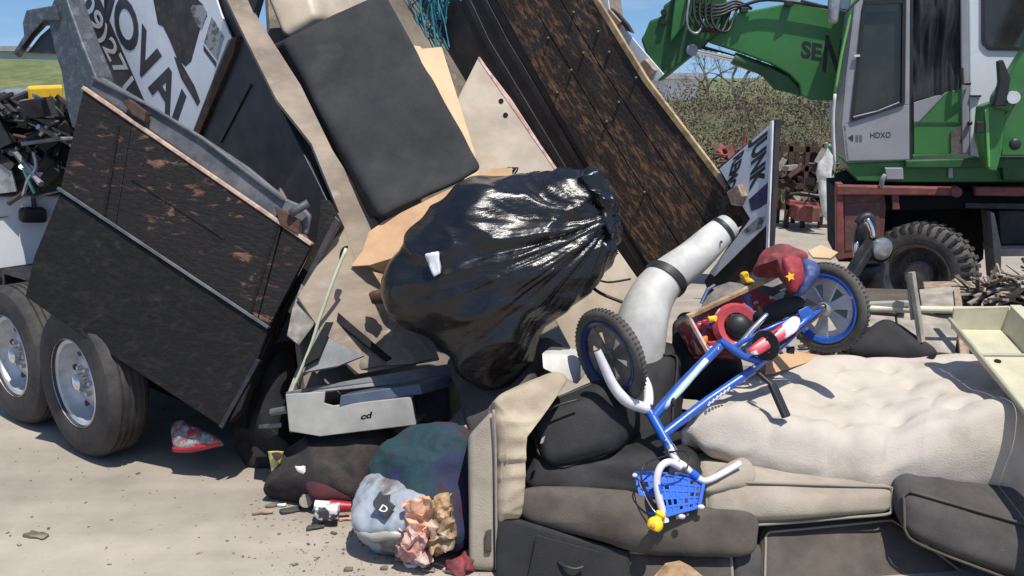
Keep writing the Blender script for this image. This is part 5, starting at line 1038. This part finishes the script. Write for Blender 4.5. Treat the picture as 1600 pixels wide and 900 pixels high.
# blue perforated plastic basket hanging on the bar
KP = plane3(P(1010, 740, 4.0), P(1098, 750, 4.03), P(1065, 812, 3.90))
bs = thing('plastic_basket', 'blue perforated plastic basket hanging under the bicycle handlebar', 'basket', P(1055, 812, 4.0))
def basket(off, pixs, hole_rows):
    m = MB(); A, B, Cc, D = [on(KP, *p) + KP[1] * off for p in pixs]; n = 7; k = 5
    f = lambda u, v: (A * (1 - u) + B * u) * (1 - v) + (D * (1 - u) + Cc * u) * v
    for i in range(n + 1):
        u = i / n; m.bar(f(u, 0), f(u, 1), .011, .006, up=KP[1])
    for j in range(k + 1):
        v = j / k; m.bar(f(0, v), f(1, v), .011, .007, up=KP[1])
    random.seed(8)
    for i in range(n):
        for j in range(k):
            if random.random() < .62:
                a, b, c, d = f(i / n, j / k), f((i + 1) / n, j / k), f((i + 1) / n, (j + 1) / k), f(i / n, (j + 1) / k); m.prism([a, b, c, d], -KP[1] * .005)
    return m
part('front_wall', basket(-.01, [(1022, 738), (1100, 752), (1092, 792), (1040, 806)], 0), M['blue_plastic'], bs, bevel=.0015)
part('rear_wall', basket(-.11, [(1002, 730), (1072, 730), (1080, 790), (1020, 790)], 0), M['blue_plastic'], bs, bevel=.0015)
for a, b in (((1022, 738), (1002, 730)), ((1100, 752), (1072, 730)), ((1092, 792), (1080, 790)), ((1040, 806), (1020, 790))):
    part('side_rib', MB().bar(on(KP, *a) - KP[1] * .01, on(KP, *b) - KP[1] * .11, .012, .012), M['blue_plastic'], bs)
for a, b in (((1100, 752), (1092, 792)), ((1092, 792), (1040, 806)), ((1040, 806), (1022, 738))):
    part('rim_bar', MB().bar(on(KP, *a), on(KP, *b), .016, .014, up=KP[1]), M['blue_plastic'], bs, bevel=.003)
for q in ((1064, 808), (1094, 793), (1004, 734)): part('white_foot', MB().ball(on(KP, *q) + KP[1] * (.01 if q[0] > 1010 else -.1), .014, 7, (1.2, .8, .8)), M['white_gloss'], bs, smooth=True)
part('wire_loop', MB().tube([on(KP, 1006, 730) - KP[1] * .1, on(KP, 1004, 760) - KP[1] * .02, on(KP, 1022, 794) - KP[1] * .02, on(KP, 1036, 808)], .003, n=5, sub=4), M['bright_metal'], bs, smooth=True)
tag(part('white_scrap', MB().tube([P(1066, 826, 3.96), P(1067, 845, 3.945), P(1066, 862, 3.94)], [.004, .007, .014], n=6), M['cush'], smooth=True), 'narrow pale upright strip on the couch front below the blue basket', 'scrap')

# ------------------------------------------------ cream metal tray at the right, lumber pile
ct = thing('metal_trough', 'cream enamelled metal trough leaning over the right end of the mattress', 'trough', P(1560, 650, 4.8))
a0, b0 = P(1492, 508, 5.0), P(1760, 830, 3.35)
dirv = (b0 - a0).normalized(); sidev = dirv.cross(Z3).normalized(); sidev = sidev if sidev.x > 0 else -sidev; upv = sidev.cross(dirv); upv = upv if upv.z > 0 else -upv
a0 = a0 - upv * .02
WD = .25; HT = .13; LN = (b0 - a0).length
def tq(u, s, h): return a0 + dirv * u + sidev * s + upv * h
part('floor', MB().hexa([tq(0, 0, 0), tq(LN, 0, 0), tq(LN, WD, 0), tq(0, WD, 0)], [tq(0, 0, -.01), tq(LN, 0, -.01), tq(LN, WD, -.01), tq(0, WD, -.01)]), M['cream_metal'], ct, bevel=.002)
part('near_wall', MB().hexa([tq(0, 0, 0), tq(LN, 0, 0), tq(LN, -.02, .05), tq(0, -.02, .05)], [tq(0, -.012, 0), tq(LN, -.012, 0), tq(LN, -.034, .05), tq(0, -.034, .05)]), M['cream_metal'], ct, bevel=.003)
part('far_wall', MB().hexa([tq(0, WD, 0), tq(LN, WD, 0), tq(LN, WD + .02, HT), tq(0, WD + .02, HT)], [tq(0, WD + .012, 0), tq(LN, WD + .012, 0), tq(LN, WD + .034, HT), tq(0, WD + .034, HT)]), M['cream_metal'], ct, bevel=.003)
part('far_lip', MB().bar(tq(-.01, WD + .05, HT + .004), tq(LN, WD + .05, HT + .004), .06, .012, up=upv), M['cream_metal'], ct, bevel=.003)
part('end_plate', MB().hexa([tq(0, -.02, 0), tq(0, WD + .02, 0), tq(-.02, WD + .02, HT), tq(-.02, -.02, HT * .9)], [tq(.012, -.02, 0), tq(.012, WD + .02, 0), tq(-.008, WD + .02, HT), tq(-.008, -.02, HT * .9)]), M['cream_metal'], ct, bevel=.003)
part('edge_bead', MB().tube([tq(-.01, -.03, .052), tq(LN, -.03, .052)], .011, n=8), M['cream_metal'], ct, smooth=True)
part('fold', MB().bar(tq(.30, .0, .006), tq(.30, WD, .006), .02, .012, up=upv), M['grey_metal'], ct, bevel=.003)
part('drain_hole', MB().lathe([(0, 0), (.017, 0), (.017, .004), (0, .004)], tq(.36, .08, .002), upv, 16), M['dark_void'], ct)
for i in range(3):
    t = part('dark_bar', MB().bar(P(1548, 497 + i * 14, 5.6), P(1690, 487 + i * 16, 5.8), .05, .03), M['plank_dark'], bevel=.004)
    tag(t, ('topmost', 'middle', 'lowest')[i] + ' of three dark slats behind the cream metal trough', 'bar', 'dark slats behind the cream trough')
    if i < 2:
        t = part('cream_bar', MB().bar(P(1556, 505 + i * 14, 5.55), P(1600 + i * 60, 500 + i * 14, 5.6), .02, .03), M['cream_metal'], bevel=.003)
        tag(t, ('upper', 'lower')[i] + ' of two short cream slats between the dark slats', 'bar')
random.seed(12)
def plank(a, b, w_, h_, m, lab, cat='plank', name='plank'): return tag(part(name, MB().bar(a, b, w_, h_), m, bevel=.004), lab, cat)
pile = grid(2.3, 7.5, 5.0, 8.2, 60, 46, lambda x, y: .0)
# rubble mound under the lumber
def moundz(x, y): return max(-.02, .95 * math.exp(-((x - 4.0) / 1.7) ** 2 - ((y - 6.3) / .9) ** 2) + .12 * noise.noise(Vector((x * 2, y * 2, 0))) - .1)
mo = part('rubble_mound', grid(1.6, 7.8, 4.9, 8.6, 90, 60, moundz), mat('rubble_dust', (.28, .235, .185), (.17, .14, .11), .95, scale=7, bump=.8, bscale=25, var=.3), kind='structure', smooth=True)
spl = MB(); sp2 = MB(); sp3 = MB()
for i in range(3000):
    x = random.gauss(3.95, 1.05); y = random.gauss(6.2, .55)
    if not (1.9 < x < 7.5 and 5.2 < y < 8.3): continue
    z = moundz(x, y) + random.uniform(0, .10); a = random.uniform(0, 6.3); l = random.uniform(.04, .22)
    d = V(math.cos(a), math.sin(a), random.gauss(0, .4)).normalized() * l
    (spl, sp2, sp3)[i % 3].bar(V(x, y, z) - d, V(x, y, z) + d, random.uniform(.008, .05), random.uniform(.005, .02))
t = thing('splinter_pile', 'pile of broken wood splinters and rubble behind the mattress at the right', 'rubble', V(4.2, 6.2, 0))
part('tan_splinters', spl, M['wood'], t, kind='stuff', merge=False); part('grey_splinters', sp2, M['wood_grey'], t, kind='stuff', merge=False); part('dark_chips', sp3, M['taupe'], t, kind='stuff', merge=False)
tag(part('long_pipe', MB().tube([P(1355, 482, 5.6), P(1480, 484, 5.6), P(1700, 485, 5.65)], .022, n=12), M['cream_metal'], smooth='auto'), 'long pale pipe lying level across the rubble behind the mattress', 'pipe')
plank(P(1350, 476, 5.62), P(1420, 474, 5.6), .05, .03, M['grey_metal'], 'pale strip end left of the long pale pipe', 'strip', 'metal_strip')
plank(P(1424, 425, 5.52), P(1440, 535, 5.45), .045, .03, M['wood_grey'], 'grey upright post crossing the long pale pipe')
plank(P(1420, 430, 5.56), P(1426, 500, 5.5), .02, .02, M['cab_grey'], 'thin pale batten beside the grey upright post', 'batten', 'batten')
def brd(pix, Y, m, lab, th=.03, nm='plank'):
    pl = plane3(P(*pix[0], Y[0]), P(*pix[1], Y[1]), P(*pix[2], Y[2])); return tag(part(nm, MB().poly(pl, pix, th), m, bevel=.004, uvax=(X3, Z3)), lab, 'plank')
brd([(1400, 488), (1500, 492), (1492, 552), (1410, 545)], (6.0, 6.0, 5.5), M['wood_grey'], 'grey weathered sheet of wood below the long pale pipe')
brd([(1436, 452), (1500, 446), (1496, 478), (1440, 478)], (6.4, 6.4, 5.9), M['wood_grey'], 'grey board above the long pale pipe beside the upright post')
brd([(1350, 450), (1418, 452), (1420, 476), (1352, 472)], (6.4, 6.4, 5.9), M['taupe'], 'brownish board right of the rear bicycle wheel')
brd([(1354, 488), (1398, 490), (1400, 520), (1350, 512)], (6.0, 6.0, 5.6), M['wood_grey'], 'short grey board right of the rear bicycle wheel under the pipe')
brd([(1442, 440), (1600, 438), (1640, 452), (1446, 456)], (7.0, 7.0, 6.6), M['wood'], 'pale brown plank along the top of the rubble')
brd([(1490, 452), (1500, 450), (1516, 556), (1500, 552)], (5.7, 5.7, 5.4), M['wood'], 'tan stick standing in the splinters left of the cream trough')
blobthing('dark_blanket', 'charcoal mound of cloth behind the rear bicycle wheel and mattress', 'blanket', plane3(P(1340, 540, 5.55), P(1450, 545, 5.5), P(1380, 510, 5.65)), [(1328, 545), (1352, 520), (1378, 504), (1400, 510), (1430, 530), (1462, 552), (1440, 566), (1380, 566), (1336, 560)], .10, .15, M['slab_grey'], K=18, sub=6, disp=dsp(.02, 3))
blobthing('leaf_scrap', 'small dark leaf shaped scrap at the back edge of the mattress', 'scrap', plane3(P(1450, 558, 5.2), P(1464, 552, 5.2), P(1456, 562, 5.15)), [(1446, 560), (1455, 555), (1464, 552), (1460, 560), (1452, 563)], .006, .006, M['dark_void'], K=6)
# dark machine with chrome lamp behind the bicycle wheel
gm = thing('scrap_motor', 'black scrapped motor unit with a chrome arm and round lamp beside the loader wheel', 'scrap motor', P(1355, 460, 6.6))
part('black_arm', MB().tube([P(1340, 350, 6.6), P(1346, 342, 6.6), P(1356, 338, 6.6), P(1362, 346, 6.6), P(1362, 380, 6.6)], .03, n=10, sub=4), M['steel_black'], gm, smooth=True)
part('housing', MB().soft(quad([(1334, 352), (1358, 346), (1364, 400), (1332, 430)], [6.55] * 4), quad([(1334, 352), (1358, 346), (1364, 400), (1332, 430)], [6.85] * 4), .05, 12, lambda v, d: d * .03 * noise.noise(v * 8)), M['steel_black'], gm, smooth=True)
part('chrome_arm', MB().tube([P(1354, 342, 6.5), P(1361, 356, 6.5), P(1364, 372, 6.5)], .020, n=10, sub=3), M['chrome'], gm, smooth=True)
part('chrome_plate', MB().soft(quad([(1332, 382), (1342, 376), (1344, 402), (1334, 404)], [6.5] * 4), quad([(1332, 382), (1342, 376), (1344, 402), (1334, 404)], [6.55] * 4), .015, 6), M['chrome'], gm, smooth=True)
part('lamp', MB().lathe([(0, -.02), (.05, -.015), (.075, 0), (.08, .02), (.06, .08), (0, .1)], P(1380, 390, 6.45), V(-.3, 1, .1), 24), M['bright_metal'], gm, smooth='auto')
part('lamp_shell', MB().lathe([(.078, -.012), (.09, 0), (.085, .05), (.05, .12), (0, .13)], P(1379, 391, 6.47), V(-.3, 1, .1), 24, caps=False), M['steel_black'], gm, smooth='auto')
part('strut', MB().bar(P(1362, 378, 6.5), P(1322, 442, 6.4), .09, .06), M['steel_black'], gm, bevel=.01)
part('strut', MB().bar(P(1356, 384, 6.5), P(1384, 372, 6.5), .05, .03), M['steel_black'], gm, bevel=.008)
part('lower_block', MB().soft(quad([(1318, 425), (1385, 408), (1390, 470), (1318, 470)], [6.5] * 4), quad([(1318, 425), (1385, 408), (1390, 470), (1318, 470)], [6.9] * 4), .05, 12, lambda v, d: d * .06 * noise.noise(v * 7)), M['steel_black'], gm, smooth=True)
brd([(1262, 392), (1282, 382), (1310, 394), (1298, 404), (1270, 402)], (6.9, 6.9, 6.8), M['card_pale'], 'pale cardboard scrap behind the rear bicycle wheel', .02, 'pale_scrap')

# ------------------------------------------------ litter at the tail of the trailer on the ground
bl = thing('stuffed_sack', 'stuffed patterned sack with a pale printed end lying on the ground under the grey drawer', 'sack', G(650, 850))
part('sack_body', MB().blob(plane3(P(600, 720, 4.55), P(730, 700, 4.4), P(640, 850, 4.2)), [(590, 735), (606, 700), (650, 675), (700, 662), (728, 668), (735, 700), (734, 800), (720, 850), (690, 860), (640, 850), (606, 800)], .18, .3, K=40, sub=8, disp=lambda v, d, r: d * (.04 * noise.noise(v * 4) + .016 * (1 - 3 * abs(noise.noise(V(v.x * 3, v.y * 3, v.z * 7)))) + .005 * (1 - 3 * abs(noise.noise(v * 16))))), M['blanket'], bl, smooth=True)
part('sack_end', MB().blob(plane3(P(560, 800, 4.22), P(680, 790, 4.12), P(600, 740, 4.4)), [(554, 815), (560, 785), (570, 760), (586, 748), (612, 752), (640, 768), (668, 782), (672, 800), (650, 826), (630, 836), (600, 838), (562, 834)], .07, .22, power=3, K=30, sub=8, disp=lambda v, d, r: d * (.012 * noise.noise(v * 5) + .010 * (1 - 3 * abs(noise.noise(V(v.x * 9, v.y * 4, v.z * 4)))) + .004 * (1 - 3 * abs(noise.noise(v * 20))))), M['blanket_pale'], bl, smooth=True)
part('sack_hem', MB().tube([P(556, 828, 4.1), P(585, 838, 4.05), P(612, 835, 4.02), P(640, 838, 4.02)], [.012, .024, .022, .014], n=10, sub=5), M['grey_metal'], bl, smooth=True)
SP = plane3(P(560, 815, 4.06), P(650, 815, 4.02), P(600, 770, 4.12))
part('black_print', MB().poly(SP, [(586, 786), (598, 768), (604, 776), (612, 774), (611, 784), (620, 792), (606, 812), (594, 802), (586, 792)], .02, .035), M['sign_black'], bl, bevel=.003)
text_on('print_glyph', (SP[0] + SP[1] * .036, SP[1]), 'D', (592, 797), (602, 802), (598, 788), M['sign_white'], bl)
t = thing('snack_package', 'crumpled orange and pink package beside the pale sack end', 'package', G(655, 880))
crm = lambda a, s: (lambda v, d: d * a * (1 - 3 * abs(noise.noise(v * s))) + V(noise.noise(v * s * 1.6), noise.noise(v * s * 1.6 + V(7, 0, 0)), noise.noise(v * s * 1.6 + V(0, 7, 0))) * a * 1.4)
part('orange_wrap', MB().soft(quad([(634, 785), (672, 782), (674, 830), (640, 826)], [4.0] * 4), quad([(634, 785), (672, 782), (674, 830), (640, 826)], [4.12] * 4), .01, 16, crm(.018, 18)), mat('orange_pink_wrap', (.70, .34, .12), (.62, .40, .34), .5, scale=7, c3=(.60, .12, .03), s3=6, lo3=.55, hi3=.6), t)
part('pink_wrap', MB().soft(quad([(634, 824), (672, 822), (666, 880), (622, 864)], [3.99, 3.99, 3.95, 3.97]), quad([(634, 824), (672, 822), (666, 880), (622, 864)], [4.14] * 4), .01, 20, crm(.025, 17)), M['paper_pink'], t)
t = thing('paper_bag', 'crumpled brown paper bag leaning against the couch arm', 'paper bag', G(692, 870))
part('paper', MB().soft(quad([(676, 786), (702, 782), (708, 850), (672, 862)], [4.0, 4.02, 4.0, 3.96]), quad([(676, 786), (702, 782), (708, 850), (672, 862)], [4.16] * 4), .01, 18, crm(.023, 16)), M['paper_tan'], t)
random.seed(99)
lit = [(560, 790, 'red_plastic_tub', 'red'), ]
t = thing('food_tub', 'white and red plastic tub on its side in front of the pale sack', 'tub', G(505, 805))
part('tub', MB().tube([P(492, 790, 4.5), P(515, 792, 4.5)], [.028, .03], n=16), M['white_gloss'], t, smooth='auto')
part('red_lid', MB().tube([P(515, 790, 4.5), P(548, 792, 4.52)], [.03, .026], n=16), M['red'], t, smooth='auto')
t = thing('printed_box', 'small white box with black print in front of the red tub', 'box', G(508, 812))
q = quad([(488, 798), (526, 796), (528, 812), (494, 814)], [4.42] * 4); part('box', MB().soft(q, [p + V(0, .08, .0) for p in q], .006, 10, crm(.004, 20)), mat('black_white_print', (.62, .62, .62), (.04, .04, .04), .5, scale=16, lo=.48, hi=.52), t, smooth=True)
tag(part('tin_can', MB().lathe([(0, 0), (.034, 0), (.034, .04), (.030, .05), (0, .05)], P(478, 783, 4.60), V(-.2, 1, -.3), 20), M['cush'], smooth='auto'), 'round pale tin lid end left of the white tub', 'tin')
cy = thing('yellow_cup', 'crumpled yellow paper cup in the shade under the trailer', 'cup', G(432, 748))
part('cup', MB().tube([P(431, 744, 4.75), P(430, 728, 4.76), P(431, 706, 4.78)], [.022, .024, .042], n=18), mat('cup_yellow', (.62, .58, .20), (.50, .46, .16), .5), cy, smooth='auto')
part('cup_dent', MB().blob(plane3(P(425, 712, 4.72), P(440, 712, 4.72), P(432, 722, 4.71)), [(424, 708), (438, 707), (440, 714), (432, 720)], .006, .006, K=6), M['rust'], cy, smooth=True)
sh = thing('sneaker', 'grey sneaker with red sole lying under the trailer bed', 'sneaker', G(306, 706))
part('upper', MB().blob(plane3(P(275, 690, 5.1), P(345, 692, 5.0), P(290, 660, 5.2)), [(268, 678), (274, 662), (288, 658), (304, 668), (322, 676), (344, 686), (346, 694), (320, 698), (280, 702)], .05, .06, K=20, sub=6, disp=dsp(.01, 12)), mat('sneaker_mesh', (.30, .30, .30), (.10, .09, .09), .8, scale=25, c3=(.35, .03, .05), s3=18, lo3=.52, hi3=.56), sh, smooth=True)
part('sole', MB().tube([P(272, 702, 5.06), P(300, 702, 5.03), P(345, 692, 5.0)], [.022, .024, .02], n=10, sub=4, flat=.7), M['red'], sh, smooth=True)
def cloth(name, lab, outline, Ys, m, tf=.12, a=.03):
    return blobthing(name, lab, 'cloth', plane3(P(outline[0][0], outline[0][1], Ys[0]), P(outline[len(outline) // 3][0], outline[len(outline) // 3][1], Ys[1]), P(outline[2 * len(outline) // 3][0], outline[2 * len(outline) // 3][1], Ys[2])), outline, tf, .2, m, K=24, sub=6, disp=lambda v, d, r: d * (a * noise.noise(v * 4) + a * .5 * (1 - 3 * abs(noise.noise(v * 5)))))
cloth('dark_cloth', 'dark brown heap of cloth under the grey drawer left of the sack', [(418, 764), (440, 720), (470, 690), (540, 676), (606, 674), (620, 700), (590, 750), (560, 784), (520, 786), (470, 782), (430, 772)], (4.75, 4.95, 4.6), M['brown_cloth'], .15)
cloth('dark_cloth', 'black cloth shape added for the deep shade below the bed tail', [(370, 700), (400, 660), (460, 660), (500, 700), (470, 730), (400, 735)], (5.3, 5.4, 5.2), M['black_cloth'])  # black form stands in for the dark hollow below the bed
cloth('dark_cloth', 'black crumpled shape added for the dark gap between the door post and the grey drawer', [(405, 560), (440, 540), (452, 590), (448, 680), (470, 700), (440, 725), (390, 700), (372, 660)], (5.4, 5.3, 5.2), M['black_cloth'])  # fills the cavity with black in place of its shade
cloth('dark_cloth', 'dark maroon cloth end beside the round pale tin', [(478, 760), (500, 744), (540, 748), (560, 768), (548, 784), (500, 782)], (4.62, 4.7, 4.58), mat('maroon_cloth', (.07, .012, .018), (.03, .02, .03), .9), .05)
tag(part('red_rag', MB().soft(quad([(702, 876), (734, 866), (738, 892), (706, 898)], [4.0, 4.02, 3.96, 3.95]), quad([(702, 876), (734, 866), (738, 892), (706, 898)], [4.1] * 4), .01, 14, crm(.02, 15)), M['red_faded']), 'crumpled red rag on the ground against the couch arm foot', 'rag')
tag(part('paper_scrap', MB().soft(quad([(461, 728), (478, 730), (476, 742), (468, 738)], [4.55] * 4), quad([(461, 728), (478, 730), (476, 742), (468, 738)], [4.57] * 4), .004, 6, crm(.006, 20)), M['sign_white'], smooth=True), 'white paper scrap on the dark brown cloth', 'paper')
# loose scraps on the ground
random.seed(5)
gl = [('paper_scrap', 'thin white scrap in the shade left of the yellow cup', 392, 712, .05, 'sign_white'), ('metal_scrap', 'grey flat scrap in the dark shade under the door corner', 400, 690, .07, 'bright_metal'), ('paper_scrap', 'tiny pink scrap beside the stick on the concrete', 446, 778, .03, 'paper_pink'), ('stick', 'thin dark twig pointing at the round tin', 455, 800, .05, 'plank_dark'), ('wrapper', 'crushed white and pink wrapper beside the printed box', 545, 812, .045, 'paper_pink'), ('wrapper', 'white wrapper fold under the crumpled pink package', 650, 884, .05, 'sign_white'), ('twig', 'dark curled leaf on bare concrete at the lower left', 58, 839, .055, 'dirt'), ('paper_scrap', 'small white paper scrap on the concrete left of the round pale tin', 440, 792, .022, 'sign_white'), ('stick', 'dark twig beside the small white paper scrap', 424, 792, .03, 'dirt'),
      ('stick', 'pale flat stick below the small white paper scrap', 412, 802, .05, 'wood'), ('stick', 'dark wrapper strip in front of the printed box', 493, 826, .04, 'plank_dark'), ('paper_scrap', 'pink foil scrap at the bottom edge below the couch arm', 712, 893, .05, 'paper_pink'),
      ('paper_scrap', 'tan paper chip in front of the crumpled pink package', 632, 876, .04, 'paper_tan'), ('stick', 'short dark stick at the bottom edge below the paper bag', 668, 893, .03, 'dirt'), ('stone', 'small dark stone below the pale sack', 545, 892, .02, 'dirt'), ('stone', 'small dark stone right of the other one at the bottom edge', 600, 890, .018, 'dirt'),
      ('foil_scrap', 'silver foil scrap beside the stone under the sack', 690, 884, .04, 'bright_metal')]
for nm, lab, x, y, r, mk in gl:
    g = G(x, y); a = random.uniform(-.4, .4); d = V(math.cos(a), math.sin(a), 0) * r; n_ = V(-math.sin(a), math.cos(a), 0) * r * .45
    o = part(nm, MB().soft([g - d - n_ + V(0, 0, .02), g + d - n_ + V(0, 0, .012), g + d - n_ * .7 + V(0, 0, .002), g - d - n_ + V(0, 0, .002)], [g - d + n_ + V(0, 0, .012), g + d + n_ + V(0, 0, .02), g + d + n_ + V(0, 0, .002), g - d + n_ + V(0, 0, .002)], .004, 7, lambda v, dd: dd * r * .35 * noise.noise(v * 30)), M[mk], smooth=True)
    tag(o, lab, nm.replace('_', ' '))
cr = MB(); cr2 = MB()
for i in range(1500):
    if i < 600: g = G(random.gauss(560, 90), random.uniform(770, 930))
    else: g = V(random.uniform(-3, .2), random.uniform(3.6, 7.5), 0)
    r = abs(random.gauss(0, .0022 if i % 5 else .0038)) + .0008
    (cr if i % 2 else cr2).box(g + V(0, 0, r * .4), r * random.uniform(1, 4), r * random.uniform(1, 2.2), r, Matrix.Rotation(random.uniform(0, 3), 3, 'Z'))
part('ground_crumbs', cr, M['dirt'], kind='stuff', merge=False); part('pale_crumbs', cr2, M['wood'], kind='stuff', merge=False)
